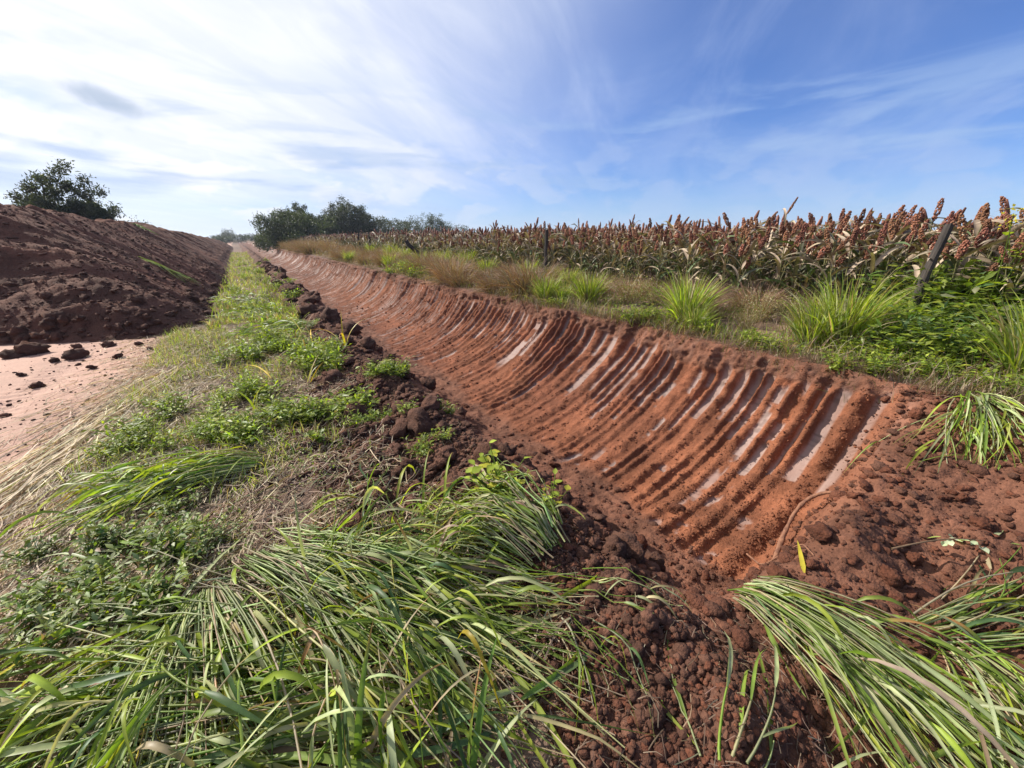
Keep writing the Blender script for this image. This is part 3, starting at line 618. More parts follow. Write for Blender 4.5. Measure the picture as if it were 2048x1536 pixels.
patchw([(5.1, .6), (5.4, .9), (5.3, .2), (5.6, .5), (5.0, .9), (4.8, .5), (5.7, 1.2), (5.2, -.1), (5.7, .1)], 'sprawling vine with rounded leaves carpeting the bank below the leaning post', 'vines below the leaning post', .16, 4, .7, 1.1, pool=vine_me, name='creeping_vine')
patchw([(6.1, .9), (6.3, .3), (6.0, .45), (6.4, 1.0), (6.6, .6)], 'tall leafy vine climbing in front of the sorghum beside the leaning post', 'tall vines at the sorghum edge', .15, 4, 1.2, 1.8, pool=vine_me, name='climbing_vine')
# weeds whose big leaves can be told apart
def lobed(me_name, c):
    a = np.linspace(0, 2*np.pi, 16, endpoint=False); r = .5*(1+.30*np.cos(5*a)); V = [(0, 0, .0)]+[(.5+rr*math.cos(q)*.9, rr*math.sin(q), .10*abs(math.sin(q))+.03*math.cos(3*q)) for q, rr in zip(a, r)]
    V[0] = (.5, 0, -.02); F = [(0, 1+i, 1+(i+1) % 16) for i in range(16)]
    return mk(me_name, np.array(V), F, M_weed, np.tile(c, (17, 1)), link=False)
def ovate(me_name, c):
    s = np.linspace(0, 1, 6); wv = np.array([.08, .34, .46, .38, .20, .0]); V = np.concatenate([np.stack([s, -wv*.8, .12*wv-.1*s**2], 1), np.stack([s, 0*s, -.1*s**2-.02], 1), np.stack([s, wv*.8, .12*wv-.1*s**2], 1)])
    F = []
    for q in range(2):
        for i in range(5): F.append((q*6+i, q*6+i+1, q*6+7+i, q*6+6+i))
    cc = np.tile(c, (18, 1)); cc[6:12] *= 1.25
    return mk(me_name, V, F, M_weed, cc, link=False)
lob_me = [lobed('leaf', c) for c in (LIME*1.1, LIME*.9, GREEN)]; ova_me = [ovate('leaf', c) for c in (LIME*1.15, LIME, YELLOW*.75+LIME*.4)]; pale_me = [ovate('leaf', c) for c in (np.array([.5, .55, .36]), np.array([.42, .5, .3]))]
def big_weed(x, y, s, nl, H, label, pool, leaf, name='leafy_weed', group=None, z=None, lean=(0, 0), spread=.12):
    t = thing(name, (x, y, float(surf(x, y)) if z is None else z), label, 'weed', group)
    nst = max(3, nl//5); nn = 6; a = rng.uniform(0, 6.28, nst); base = np.zeros((nst, 3)); base[:, 2] = -.02
    C = bent(base, a, rng.uniform(.1, .7, nst), rng.uniform(0, .6, nst), H*rng.uniform(.7, 1.1, nst), nn, .5); C[..., 0] += lean[0]*C[..., 2]; C[..., 1] += lean[1]*C[..., 2]
    Vt, Ft = tubes(C, np.linspace(.005, .002, nn)[None].repeat(nst, 0)*s, 4)
    for i in range(nst): mk('stem', Vt[i].reshape(-1, 3), Ft[:(nn-1)*4], M_weed, np.tile(GREEN*.9, (nn*4, 1)), parent=t)
    for i in range(nl):
        p = C[i % nst, min(nn-1, 1+(i//nst) % (nn-1))]; o = ob('leaf', pool[i % len(pool)], t, loc=p, rot=(random.uniform(-.4, .4), random.uniform(-.7, .25), random.uniform(0, 6.28)), scale=leaf*random.uniform(.6, 1.2))
for x, y, H, nl, lab in [(.24, 3.2, .12, 12, 'bright lobed leaf weed on the dark earth crest'), (.40, 3.05, .10, 7, 'few lobed leaves lying on the dark earth crest'), (.60, 2.82, .08, 4, 'tiny weed with four lobed leaves on dark soil'), (.72, 3.42, .12, 7, 'lobed leaf weed on the lip beside tumbled clods'),
                         (-.62, 2.32, .14, 12, 'broad leafed weed beside the pale fan of cut stems'), (-.5, 2.5, .12, 9, 'broad leafed seedling in the shaded mat above the stem fan'), (.12, 2.35, .12, 8, 'yellow green lobed weed at the back of the big grass swath'), (.32, 2.0, .12, 6, 'lobed weed peeping out of the big grass swath'), (-.72, 2.85, .12, 8, 'wide leafed weed at the back of the shaded mat')]:
    big_weed(x, y, 1, nl, H, lab, lob_me, .055, group='lobed weeds')
big_weed(1.04, 1.60, 1.2, 100, .36, 'lime yellow leafy plant rising above the tangled grass clump', ova_me, .058, name='leafy_plant', lean=(-.15, .25))
big_weed(1.20, 1.40, 1.0, 30, .24, 'lime leafy sprig on the trench side of the tangled grass clump', ova_me, .055, name='leafy_plant', lean=(.2, 0))
big_weed(.78, 1.45, 1.0, 16, .16, 'yellow green leafy sprig crushed under the tangled grass clump', ova_me, .05, name='leafy_plant')

# ---- cut grass lying in swaths --------------------------------
def lay_paths(N, bx, by, ang, spread, L, nn, h0, h1, fan=1.0, bw=.03, curl=.25, curve=0):
    """centre lines lying over the ground: base near (bx,by), heading ang +- spread"""
    t = np.clip(rng.normal(0, .5, N), -1, 1); a0 = ang+t*spread*fan; s = np.linspace(0, 1, nn)[None]
    px = bx-np.sin(ang)*t*bw+rng.normal(0, bw*.3, N); py = by+np.cos(ang)*t*bw+rng.normal(0, bw*.3, N)
    a = a0[:, None]+(curve+rng.normal(0, curl, N))[:, None]*s+rng.normal(0, .05, (N, 1)); dl = (L/(nn-1))[:, None]
    x = px[:, None]+np.cumsum(np.cos(a)*dl, 1); y = py[:, None]+np.cumsum(np.sin(a)*dl, 1)
    lay = rng.uniform(h0, h1, N)[:, None]; arch = np.sin(np.pi*np.clip(s*.9+.06, 0, 1))
    z = surf(x, y)+lay*(.35+.65*arch)+.008
    return np.stack([x, y, z], -1)
def emit(t, name, V, F1, colr, mat, nparts):
    """first nparts pieces become parts of their own, the rest one stuff part"""
    N = len(V); per = V[0].size//3
    for i in range(min(nparts, N)): mk(name, V[i].reshape(-1, 3), F1, mat, colr[i].reshape(-1, 3), parent=t)
    return V[nparts:], colr[nparts:]
def swath(label, bx, by, ang, L, spread, nst, nlf, h=(.02, .16), width=.03, lw=.020, lenl=.42, cols=None, parts=(40, 60), fan=1.0, stemcol=None, name='cut_grass_swath', curl=.32, stuff_leaf=True, droop=True, curve=0, group=None):
    z0_ = float(surf(bx, by)); t = thing(name, (0, 0, 0), label, 'cut grass', group)
    cols = cols or ([GREEN, PALE, LIME, DEEP*1.5, np.array([.42, .36, .18]), YELLOW*.7, TAN*.9], [5, 5, 3, 2, 1.3, .5, .9])
    nn = 9; Ls = L*rng.uniform(.55, 1.1, nst)
    C = lay_paths(nst, bx, by, ang, spread, Ls, nn, h[0], h[1], fan, width, curl, curve)
    Vt, Ft = tubes(C, (np.linspace(1, .45, nn)[None]*rng.uniform(.0028, .0052, nst)[:, None]), 4)
    sc_ = np.repeat(pickcol(nst, stemcol or [PALE*1.15, GREEN*1.1, STRAW*.8], [4, 3, 1.5])[:, None, None], nn, 1).repeat(4, 2)
    V2, c2 = emit(t, 'stem', Vt, Ft[:(nn-1)*4], sc_, M_grass, parts[0])
    if len(V2):
        o = mk('loose_stems', V2.reshape(-1, 3), Ft[:len(V2)*(nn-1)*4], M_grass, c2.reshape(-1, 3), parent=t); o['kind'] = 'stuff'
    # leaves leave the stems at narrow angles
    nn2 = 9; si = rng.integers(0, nst, nlf); pj = np.clip((rng.random(nlf)**.8*(nn-2)).astype(int)+1, 1, nn-2)
    B = C[si, pj]; T = norm(C[si, pj+1]-C[si, pj-1]); a = np.arctan2(T[:, 1], T[:, 0])+rng.normal(0, .26, nlf)*np.where(rng.random(nlf) < .15, 3, 1)
    Ll = lenl*rng.uniform(.5, 1.3, nlf); s = np.linspace(0, 1, nn2)[None]; aa = a[:, None]+rng.normal(0, .38, nlf)[:, None]*s**1.5
    dl = (Ll/(nn2-1))[:, None]; x = B[:, :1]+np.cumsum(np.cos(aa)*dl, 1)-np.cos(aa)*dl; y = B[:, 1:2]+np.cumsum(np.sin(aa)*dl, 1)-np.sin(aa)*dl
    rise = np.where(rng.random(nlf) < .12, rng.uniform(.05, .14, nlf), rng.uniform(0, .035, nlf))[:, None]
    zz_ = B[:, 2:3]+rise*np.sin(np.pi*s**.8)-(B[:, 2:3]-surf(x, y))*s**1.6*.8; zz_ = np.maximum(zz_, surf(x, y)+.006)
    CL = np.stack([x, y, zz_], -1); Wd = lw*rng.uniform(.45, 1.3, nlf)[:, None]*wprof(nn2)[None]
    V = ribbons(CL, Wd, rng.normal(0, .7, nlf)[:, None]+rng.normal(0, 1.3, nlf)[:, None]*s)
    colr = blade_col(pickcol(nlf, *cols), nlf, nn2, np.array([.27, .17, .06]), np.where(rng.random(nlf) < .3, rng.uniform(.1, .5, nlf), 0))
    f1 = grid_faces(nn2, 3); V2, c2 = emit(t, 'leaf', V, f1, colr, M_grass, parts[1])
    if len(V2):
        o = mk('loose_leaves', V2.reshape(-1, 3), rib_faces(len(V2), nn2), M_grass, c2.reshape(-1, 3), parent=t); o['kind'] = 'stuff'
    return t
def head(x0_, y0_, x1_, y1_): return math.atan2(y1_-y0_, x1_-x0_), math.hypot(x1_-x0_, y1_-y0_)
def sw(label, a, b, **k):
    an, L = head(*a, *b); return swath(label, a[0], a[1], an, L*k.pop('over', 1.1), **k)
sw('biggest swath of cut grass, thick stems running from the dark earth to the soil gap', (-.25, 2.15), (.58, .66), over=.92, spread=.13, nst=140, nlf=170, h=(.03, .17), width=.14, lw=.018, lenl=.5, parts=(90, 140))
sw('slanting armful of cut grass with reddish dry leaves behind the biggest swath', (.02, 1.95), (.60, 1.0), over=.9, spread=.16, nst=70, nlf=90, h=(.03, .16), width=.10, lw=.017, parts=(50, 90))
sw('fan of pale bare cut stems spread below a dark hollow', (-.45, 2.0), (-.44, 1.12), spread=.34, nst=95, nlf=70, h=(.02, .12), width=.06, lw=.018, parts=(70, 50), stemcol=[PALE*1.35, PALE*1.1, STRAW], curl=.1)
sw('flattened bright green sheaf lying across the straw towards the track', (-.12, 3.12), (-1.12, 3.16), over=.95, spread=.20, nst=90, nlf=210, h=(.02, .16), width=.09, lw=.018, lenl=.34, cols=([LIME, GREEN*1.1, PALE], [5, 4, 2]), parts=(40, 80), curl=.1)
sw('thick sheaf of pale green cut grass fanning out from the trench end', (1.74, .60), (1.66, -.22), spread=.38, nst=110, nlf=170, h=(.02, .16), width=.07, lw=.016, parts=(60, 110), curl=.14, cols=([GREEN, PALE*1.05, LIME, DEEP*1.5, STRAW*.8], [4, 6, 2, 1, 1]))
sw('grass sheaf with bent yellowing leaves lying on loose soil beside the fan sheaf', (2.22, -.08), (1.75, -.5), spread=.35, nst=40, nlf=50, h=(.02, .15), width=.06, parts=(30, 50))
sw('sideways sheaf of narrow green grass on the loose soil of the trench end', (2.05, .02), (2.9, -.42), spread=.3, nst=30, nlf=45, h=(.02, .12), width=.05, parts=(25, 50))
sw('tangled upright clump of cut grass piled at the edge of the trench soil', (1.0, 1.08), (.80, 1.86), over=.9, spread=.38, nst=80, nlf=170, h=(.06, .26), width=.10, lw=.014, lenl=.3, parts=(40, 80), cols=([GREEN, PALE, LIME, STRAW*.8, TAN], [4, 4, 4, 1.5, .6]))
sw('trampled mat of long leaves under the biggest swath', (-.75, 1.75), (.25, .75), spread=.5, nst=70, nlf=120, h=(.0, .09), width=.35, lw=.019, lenl=.45, parts=(30, 110), curl=.5)
sw('crosswise swath of long blades sweeping left of the pale stem fan', (-.15, 1.35), (-1.1, 1.75), spread=.30, nst=60, nlf=110, h=(.02, .12), width=.25, lw=.019, lenl=.45, parts=(35, 80), cols=([GREEN, PALE, LIME, DEEP*1.5, YELLOW*.9], [4, 4, 3, 2, .7]))
sw('nearly level swath of stems crossing in front of the stem fan', (-.8, 1.35), (.40, .66), over=.95, spread=.22, nst=60, nlf=140, h=(.02, .14), width=.25, lw=.019, lenl=.42, parts=(40, 90))
sw('tangle of crossing loose blades over the pale stem fan', (-.35, 1.5), (-.2, 1.2), spread=2.6, nst=35, nlf=95, h=(.06, .20), width=.5, lw=.017, lenl=.38, parts=(25, 80), curl=.6, over=1.6)
sw('tangle of crossing loose blades over the biggest swath', (.2, 1.25), (.4, 1.0), spread=2.6, nst=35, nlf=95, h=(.08, .22), width=.45, lw=.017, lenl=.38, parts=(25, 80), curl=.6, over=1.6)
sw('trampled broad leaves beside the soil gap', (.92, .18), (1.18, .26), spread=.9, nst=6, nlf=12, h=(.01, .05), width=.08, lw=.018, lenl=.35, parts=(12, 50))
sw('scattered broken leaves at the soil gap', (.92, .92), (1.05, .62), spread=.9, nst=12, nlf=22, h=(.01, .04), width=.2, lw=.011, lenl=.2, parts=(12, 22), curl=.5)
sw('scattered strap leaves on the mat corner', (-.55, 1.75), (-.9, 1.35), spread=.8, nst=35, nlf=140, h=(.0, .08), width=.3, lw=.022, lenl=.4, parts=(20, 70), curl=.5)
far_sw = dict(spread=.3, nst=45, nlf=120, h=(.03, .18), width=.12, lw=.03, lenl=.45, parts=(0, 0))
sw('laid green sheaf on the verge behind the lime weed patch', (.95, 7.6), (.2, 8.4), **far_sw, cols=([LIME, GREEN, PALE], [4, 4, 3]))
sw('pale laid sheaf on the verge just before the heap toe', (.35, 9.2), (-.2, 10.6), **far_sw, cols=([PALE*1.1, GREEN, LIME], [5, 4, 2]))
sw('laid sheaf nearest the toe of the heap in the narrow strip', (.3, 11.6), (-.3, 13.2), **far_sw)
sw('small pulled grass clump tipped on the bank end beside loose soil', (4.05, .28), (3.62, .02), spread=.7, nst=50, nlf=110, h=(.02, .16), width=.05, lw=.014, lenl=.3, parts=(25, 50), cols=([LIME, GREEN, PALE], [3, 4, 3]))

# loose upright and arching single leaves in front
def arching(label, pts, cols, wts, L, lw=.02, per=3):
    for i in range(0, len(pts), per):
        x, y = pts[i][:2]; zt = float(surf(x, y)); t = thing('grass_tuft', (x, y, zt), label, 'grass tuft', 'loose tufts of arching blades')
        for (_, _, az_, th, kp) in pts[i:i+per]:
            nn = 12; C = bent(np.array([[rng.normal(0, .015), rng.normal(0, .015), .0]]), np.array([az_]), np.array([th]), np.array([kp]), np.array([L*random.uniform(.7, 1.2)]), nn, .25)
            C[..., 2] = np.maximum(C[..., 2], surf(C[..., 0]+x, C[..., 1]+y)-zt+.01)
            V = ribbons(C, lw*random.uniform(.7, 1.2)*wprof(nn)[None], np.array([random.uniform(-.8, .8)]))
            mk('leaf', V.reshape(-1, 3), rib_faces(1, nn), M_grass, blade_col(pickcol(1, cols, wts), 1, nn, np.array([.32, .16, .06]), np.array([random.choice([0, .3, .6])])).reshape(-1, 3), parent=t)
pts = [(rng.uniform(-.3, .9), rng.uniform(.6, 1.9), rng.uniform(0, 6.28), rng.uniform(.1, .8), rng.uniform(.6, 2.4)) for _ in range(34)]
arching('loose tuft of long arching blades standing up out of the cut grass', pts, [GREEN, PALE, STRAW*.7, LIME, TAN], [4, 4, 2, 2, 2], .45)
pts = [(rng.uniform(1.3, 2.3), rng.uniform(-.35, .35), rng.uniform(0, 6.28), rng.uniform(.2, .9), rng.uniform(.6, 2.2)) for _ in range(6)]
arching('loose tuft of arching blades near the trench end sheaves', pts, [PALE, GREEN, STRAW*.7], [4, 3, 2], .36)
pts = [(rng.uniform(-.6, 1.0), rng.uniform(4.2, 7.8), rng.uniform(0, 6.28), rng.uniform(.0, .6), rng.uniform(.4, 1.8)) for _ in range(24)]
arching('yellowing grass tuft standing in the straw of the verge', pts, [LIME, YELLOW, STRAW*.8, TAN], [2, 2, 3, 2], .4, .02)
pts = [(1.02, 5.9, 1.2, .1, .4), (1.05, 5.95, 2.8, .3, 1.9), (1.0, 5.92, 0, .3, 2.1), (1.03, 5.9, 4.5, .2, 2.2)]
arching('tall yellow tuft of bent blades on the trench lip before the grooved wall', pts, [YELLOW, STRAW*.8], [2, 2], .75, .03, 4)

# ---- straw, litter and low growth: nobody could count these ---
def litter(name, N, x, y, L, W, cols, wts, ang, angs, mat, label, cat, h=.03):
    nn = 4; a = ang+rng.normal(0, angs, N); s = np.linspace(-.5, .5, nn)[None]; Ls = L*rng.uniform(.4, 1.4, N)[:, None]; aa = a[:, None]+rng.normal(0, .3, (N, 1))*s
    X = x[:, None]+np.cos(aa)*s*Ls; Y_ = y[:, None]+np.sin(aa)*s*Ls; Z = surf(X, Y_)+.006+h*rng.random((N, 1))**2+rng.normal(0, .006, (N, nn))
    Z = np.maximum(Z, surf(X, Y_)+.004); C = np.stack([X, Y_, Z], -1)
    V = ribbons(C, W*rng.uniform(.6, 1.4, N)[:, None]*np.ones((1, nn)), rng.normal(0, .5, N))[:, :, [0, 2]]
    o = mk(name, V.reshape(-1, 3), rib_faces(N, nn, 2), mat, blade_col(pickcol(N, cols, wts), N, nn, cols=2).reshape(-1, 3)); tag(o, label, cat, kind='stuff'); return o
def band(N, f, y0_, y1_, p=1.0): y = y0_+(y1_-y0_)*rng.random(N)**p; return f(y, N), y
x, y = band(15000, lambda y, N: -.98+.46*rng.normal(size=N)+.04*(y-5), 2.0, 9.6, 1.35)
litter('straw_litter', 15000, x, y, .20, .0042, [STRAW, STRAW*.75, TAN*1.1, TAN*.7], [4, 4, 3, 2], 1.15, .5, M_dry, 'pale broken straw strewn over the edge of the track', 'straw')
x, y = band(12000, lambda y, N: rng.uniform(-.9, .8, N), .8, 11, 1.3)
litter('straw_litter', 12000, x, y, .15, .005, [TAN*.9, STRAW*.85, HUMUS*1.4, GREEN*.7], [4, 4, 2, 1.2], .9, 1.2, M_dry, 'brown trampled straw and roots covering the verge', 'straw', .05)
x, y = band(3200, lambda y, N: rng.uniform(.4, 1.9, N), -.3, 5, 1.2)
litter('root_litter', 3200, x, y, .08, .0025, [TAN*.7, STRAW*.5, HUMUS*1.3], [4, 2, 3], 0, 3, M_dry, 'fine roots and straw in the dark lip soil', 'straw', .03)
x = rng.normal(-1.45, .13, 260)+.0; y = rng.uniform(3.4, 6.2, 260); x = x+(y-4.5)*.22
litter('straw_bundle', 260, x, y, 1.1, .007, [STRAW*1.15, STRAW*.9, PALE*.9], [4, 3, 1], 1.30, .10, M_dry, 'long pale straws lying in a line along the track edge', 'straw', .05)
def lowgrass(name, N, x, y, H, W, cols, wts, label, mat=M_grass, z=None):
    nn = 4; C = bent(np.stack([x, y, surf(x, y)-.01], 1), rng.uniform(0, 6.28, N), np.abs(rng.normal(.3, .35, N)), rng.uniform(.3, 1.8, N), H*rng.uniform(.4, 1.4, N), nn)
    V = ribbons(C, W*rng.uniform(.6, 1.4, N)[:, None]*wprof(nn)[None], rng.uniform(-1, 1, N))[:, :, [0, 2]]
    o = mk(name, V.reshape(-1, 3), rib_faces(N, nn, 2), mat, blade_col(pickcol(N, cols, wts), N, nn, cols=2).reshape(-1, 3)); tag(o, label, 'grass', kind='stuff'); return o
def clumped(N, x0_, x1_, y0_, y1_, p=1.0, sc=1.3, thr=.0, seed=5):
    n4 = N*5; x = rng.uniform(x0_, x1_, n4); y = y0_+(y1_-y0_)*rng.random(n4)**p; ok = fbm(x*sc, y*sc, seed, 3) > thr; return x[ok][:N], y[ok][:N]
x, y = clumped(9500, -1.35, .75, 1.3, 12, 1.0, 1.3, .02, 33)
lowgrass('short_grass', len(x), x, y, .13, .006, [GREEN, LIME, PALE*.9, STRAW*.8, TAN], [3, 5, 2, 3, 1.5], 'short patchy grass growing through the verge straw')
x, y = clumped(6000, -.75, .85, 9, 60, 1.8, .9, -.25, 34)
lowgrass('short_grass', len(x), x, y, .20, .018, [GREEN, LIME, PALE, STRAW*.8, TAN], [2, 4, 3, 3, 2], 'green grass strip between the far heap and trench')
x, y = clumped(18000, 4.06, 6.6, -1.2, 14, 1.5, .8, -.35, 35)
lowgrass('short_grass', len(x), x, y, .20, .007, [GREEN*.9, LIME*.9, STRAW*.7, TAN, TAN*.7], [2, 3, 3, 4, 2], 'rough mixed grass over the bank behind the trench rim')
x, y = clumped(9000, 4.15, 7.5, 12, 75, 1.5, .4, -.4, 36)
lowgrass('dry_grass', len(x), x, y, .42, .016, [TAN, STRAW*.6, TAN*.75, LIME*.7], [4, 3, 3, 1.2], 'dry brown grass covering the far bank', M_dry)
x, y = band(7500, lambda y, N: 4.08+wob(y)+rng.normal(0, .055, N), -.2, 24, 1.5)
lowgrass('rim_thatch', 7500, x, y, .17, .0045, [TAN, STRAW*.6, TAN*.6, GREEN*.7], [4, 3, 3, 1.2], 'brown roots and thatch fringing the trench rim', M_dry)
n_ = 9000; x, y = clumped(n_, 4.15, 6.2, -.9, 4.5, 1.0, 1.2, -.1, 37); n_ = len(x)
P = np.stack([x, y, surf(x, y)+.01+.08*rng.random(n_)**2], 1); Dv = rng.normal(size=(n_, 3)); Dv[:, 2] = np.abs(Dv[:, 2])*.3
V, F = leaves(P, Dv, np.stack([rng.normal(0, .4, n_), rng.normal(0, .4, n_), np.ones(n_)], 1), rng.uniform(.02, .05, n_), rng.uniform(.012, .03, n_))
tag(mk('ground_cover', V, F, M_weed, np.repeat(pickcol(n_, [GREEN, LIME, DEEP*1.5, TAN], [4, 4, 2, 1]), 5, 0)), 'low leafy ground cover over the bank end', 'ground cover', kind='stuff')
n_ = 3600; x, y = clumped(n_, -1.15, .3, 1.6, 5.0, 1.0, 1.6, .0, 38); n_ = len(x)
P = np.stack([x, y, surf(x, y)+.01+.05*rng.random(n_)**2], 1); Dv = rng.normal(size=(n_, 3)); Dv[:, 2] = np.abs(Dv[:, 2])*.3
V, F = leaves(P, Dv, np.stack([rng.normal(0, .4, n_), rng.normal(0, .4, n_), np.ones(n_)], 1), rng.uniform(.012, .03, n_), rng.uniform(.007, .02, n_))
tag(mk('ground_cover', V, F, M_weed, np.repeat(pickcol(n_, [GREEN, LIME, PALE*.9, TAN], [4, 3, 3, 3]), 5, 0)), 'fine leafy ground cover matted between straw and cut grass', 'ground cover', kind='stuff')

# ---- sorghum ---------------------------------------------------
def sorghum_variant(seed, lod=False):
    r = np.random.default_rng(seed); H = r.uniform(.92, 1.06); parts = []
    nn = 4 if lod else 7; lean = r.normal(0, .03, 2); s = np.linspace(0, 1, nn); C = np.stack([lean[0]*s**2, lean[1]*s**2, H*s-.03], -1)[None]
    V, F = tubes(C, np.linspace(.011, .006, nn)[None], 3 if lod else 6); parts.append(('stalk', V.reshape(-1, 3), F, np.tile(np.array([.20, .19, .08])*(1 if seed % 2 else .8), (V.size//3, 1)), M_sorg))
    nl = 7 if lod else 9; nb = 5 if lod else 9
    for i in range(nl):
        f = .12+.80*i/nl; a = i*2.4+r.uniform(-.5, .5); L = r.uniform(.42, .68); th = r.uniform(.35, .8); kp = r.uniform(1.1, 2.3)
        C1 = bent(np.array([[lean[0]*f*f, lean[1]*f*f, H*f]]), np.array([a]), np.array([th]), np.array([kp]), np.array([L]), nb); C1[..., 2] = np.maximum(C1[..., 2], .02)
        V = ribbons(C1, (r.uniform(.04, .062)*wprof(nb))[None], np.array([r.normal(0, .4)])+r.normal(0, .6)*np.linspace(0, 1, nb)[None], .22)
        c = np.array([np.array([.08, .115, .04]), np.array([.22, .165, .11]), np.array([.37, .28, .20]), np.array([.10, .10, .058])])[r.choice(4, p=[.44, .12, .18, .26] if f < .55 else [.03, .37, .50, .10])]
        cc = blade_col(c[None], 1, nb, STRAW*.8, np.array([r.uniform(0, .6)]))
        if lod: parts.append(('leaf', V[:, :, [0, 2]].reshape(-1, 3), rib_faces(1, nb, 2), cc[:, :, [0, 2]].reshape(-1, 3), M_sorg))
        else: parts.append(('leaf', V.reshape(-1, 3), rib_faces(1, nb), cc.reshape(-1, 3), M_sorg))
    # panicle: a tight upright head of grain lumps
    heads = [(np.array([lean[0], lean[1], H-.04]), 1.0)]
    for _ in range(int(r.choice([0, 1, 1, 2]))):
        a = r.uniform(0, 6.28); f = r.uniform(.70, .90); tb = np.array([.13*math.cos(a), .13*math.sin(a), H*f]); s = np.linspace(0, 1, nn)[:, None]; C = (tb*s*np.concatenate([s**.6, s**.6, s**0], 1))[None]
        V, F = tubes(C, np.linspace(.009, .005, nn)[None], 3 if lod else 6); parts.append(('stalk', V.reshape(-1, 3), F, np.tile(np.array([.17, .16, .07]), (V.size//3, 1)), M_sorg)); heads.append((tb-np.array([0, 0, .02]), r.uniform(.75, .95)))
    for top, hs in heads: sorghum_head(parts, r, top, hs, lod)
    return parts
def sorghum_head(parts, r, top, hs, lod):
    hl = hs*r.uniform(.16, .27); hw = r.uniform(.020, .036); tilt = r.normal(0, .22, 2)
    if lod:
        V, F = I0; q = V*np.array([hw, hw, hl*.52])*(1+r.normal(0, .12, (12, 1))); q = q+np.array([0, 0, hl*.5]); q[:, :2] += q[:, 2:3]*tilt
        parts.append(('panicle', q+top, F, np.tile(np.array([.22, .088, .055])*r.uniform(.65, 1.35), (12, 1)), M_head))
    else:
        N = 130; u = r.random(N); rad = hw*np.sin(np.pi*np.clip(u*.86+.10, 0, 1))**.6*r.uniform(.75, 1.12, N); a = r.uniform(0, 6.28, N)
        P = np.stack([rad*np.cos(a), rad*np.sin(a), u*hl], 1); P[:, :2] += P[:, 2:3]*tilt
        V, F = I0; S = r.uniform(.006, .0115, N); VV = V[None]*S[:, None, None]*np.array([1, 1, 1.35])+P[:, None]+top
        cc = np.array([.20, .080, .048])*r.uniform(.75, 1.3)*r.uniform(.6, 1.5, (N, 1, 1))*np.ones((1, 12, 1))*np.array([1, r.uniform(.9, 1.2), 1])
        parts.append(('panicle', VV.reshape(-1, 3), (F[None]+np.arange(N)[:, None, None]*12).reshape(-1, 3), cc.reshape(-1, 3), M_head))
SV = []
for v in range(10): SV.append([(nme, mk(nme, V, F, mt, c, link=False, smooth=nme != 'panicle')) for nme, V, F, c, mt in sorghum_variant(500+v)])
spots = []
for rowi in range(16):
    xr = 6.1+rowi*.48
    yv = -1.6
    while yv < 75:
        if not (rowi == 0 and random.random() < .25): spots.append((xr+random.gauss(0, .10)+.0*yv, yv+random.gauss(0, .05), rowi))
        yv += random.uniform(.09, .20)*(1 if yv < 20 else 1.6)
F_ = np.array([.523, .776])
def vis(p): dpt = p[0]*F_[0]+p[1]*F_[1]; return dpt*(1+.30*p[2])
inview = lambda p: p[1] > -.25*(p[0]/6)-.2
spots = [p for p in spots if inview(p)]; spots.sort(key=vis)
for i, (x, y, rowi) in enumerate(spots[:300]):
    t = thing('sorghum_plant', (x, y, float(surf(x, y))), 'ripe sorghum plant with rust brown head in the rows behind the fence' if rowi else 'ripe sorghum plant in the outermost row next to the fence', 'sorghum', 'ripe sorghum plants')
    t.rotation_euler = (random.gauss(0, .05), random.gauss(0, .05), random.uniform(0, 6.28)); s = random.uniform(.70, .92)+.035*min(rowi, 4)+(.12 if random.random() < .08 else 0); t.scale = (s*1.08, s*1.08, s)
    for nme, me in SV[i % 10]: ob(nme, me, t)
LV = [sorghum_variant(600+v, True) for v in range(10)]
acc = {'q': [[], [], [], 0], 't': [[], [], [], 0]}
rest = spots[300:]
for v in range(10):
    pts_ = np.array([(p[0], p[1]) for p in rest[v::10] if p[2] < 9 or random.random() < .6])
    K = len(pts_); a = rng.uniform(0, 6.28, K); s = rng.uniform(.82, 1.06, K)*np.where(rng.random(K) < .06, 1.12, 1); zb_ = surf(pts_[:, 0], pts_[:, 1]); tl_ = rng.normal(0, .06, (K, 2))
    for nme, V, F, c, mt in LV[v]:
        q = acc['t' if F.shape[1] == 3 else 'q']
        W_ = np.stack([V[None, :, 0]*np.cos(a)[:, None]-V[None, :, 1]*np.sin(a)[:, None], V[None, :, 0]*np.sin(a)[:, None]+V[None, :, 1]*np.cos(a)[:, None], np.broadcast_to(V[None, :, 2], (K, len(V)))], -1)*s[:, None, None]
        W_[..., :2] += W_[..., 2:3]*tl_[:, None]; W_ += np.stack([pts_[:, 0], pts_[:, 1], zb_], 1)[:, None]
        q[0].append(W_.reshape(-1, 3)); q[1].append((F[None]+np.arange(K)[:, None, None]*len(V)).reshape(-1, F.shape[1])+q[3]); q[3] += K*len(V); q[2].append((c[None]*rng.uniform(.8, 1.2, (K, 1, 1))).reshape(-1, 3))
for key, nme, mt, lab in (('q', 'sorghum_leaves', M_sorg, 'dense stalks and leaves of the sorghum rows farther back'), ('t', 'sorghum_heads', M_head, 'rust brown sorghum heads of the rows farther back')):
    q = acc[key]; tag(mk(nme, np.concatenate(q[0]), np.concatenate(q[1]), mt, np.concatenate(q[2])), lab, 'sorghum', kind='stuff')
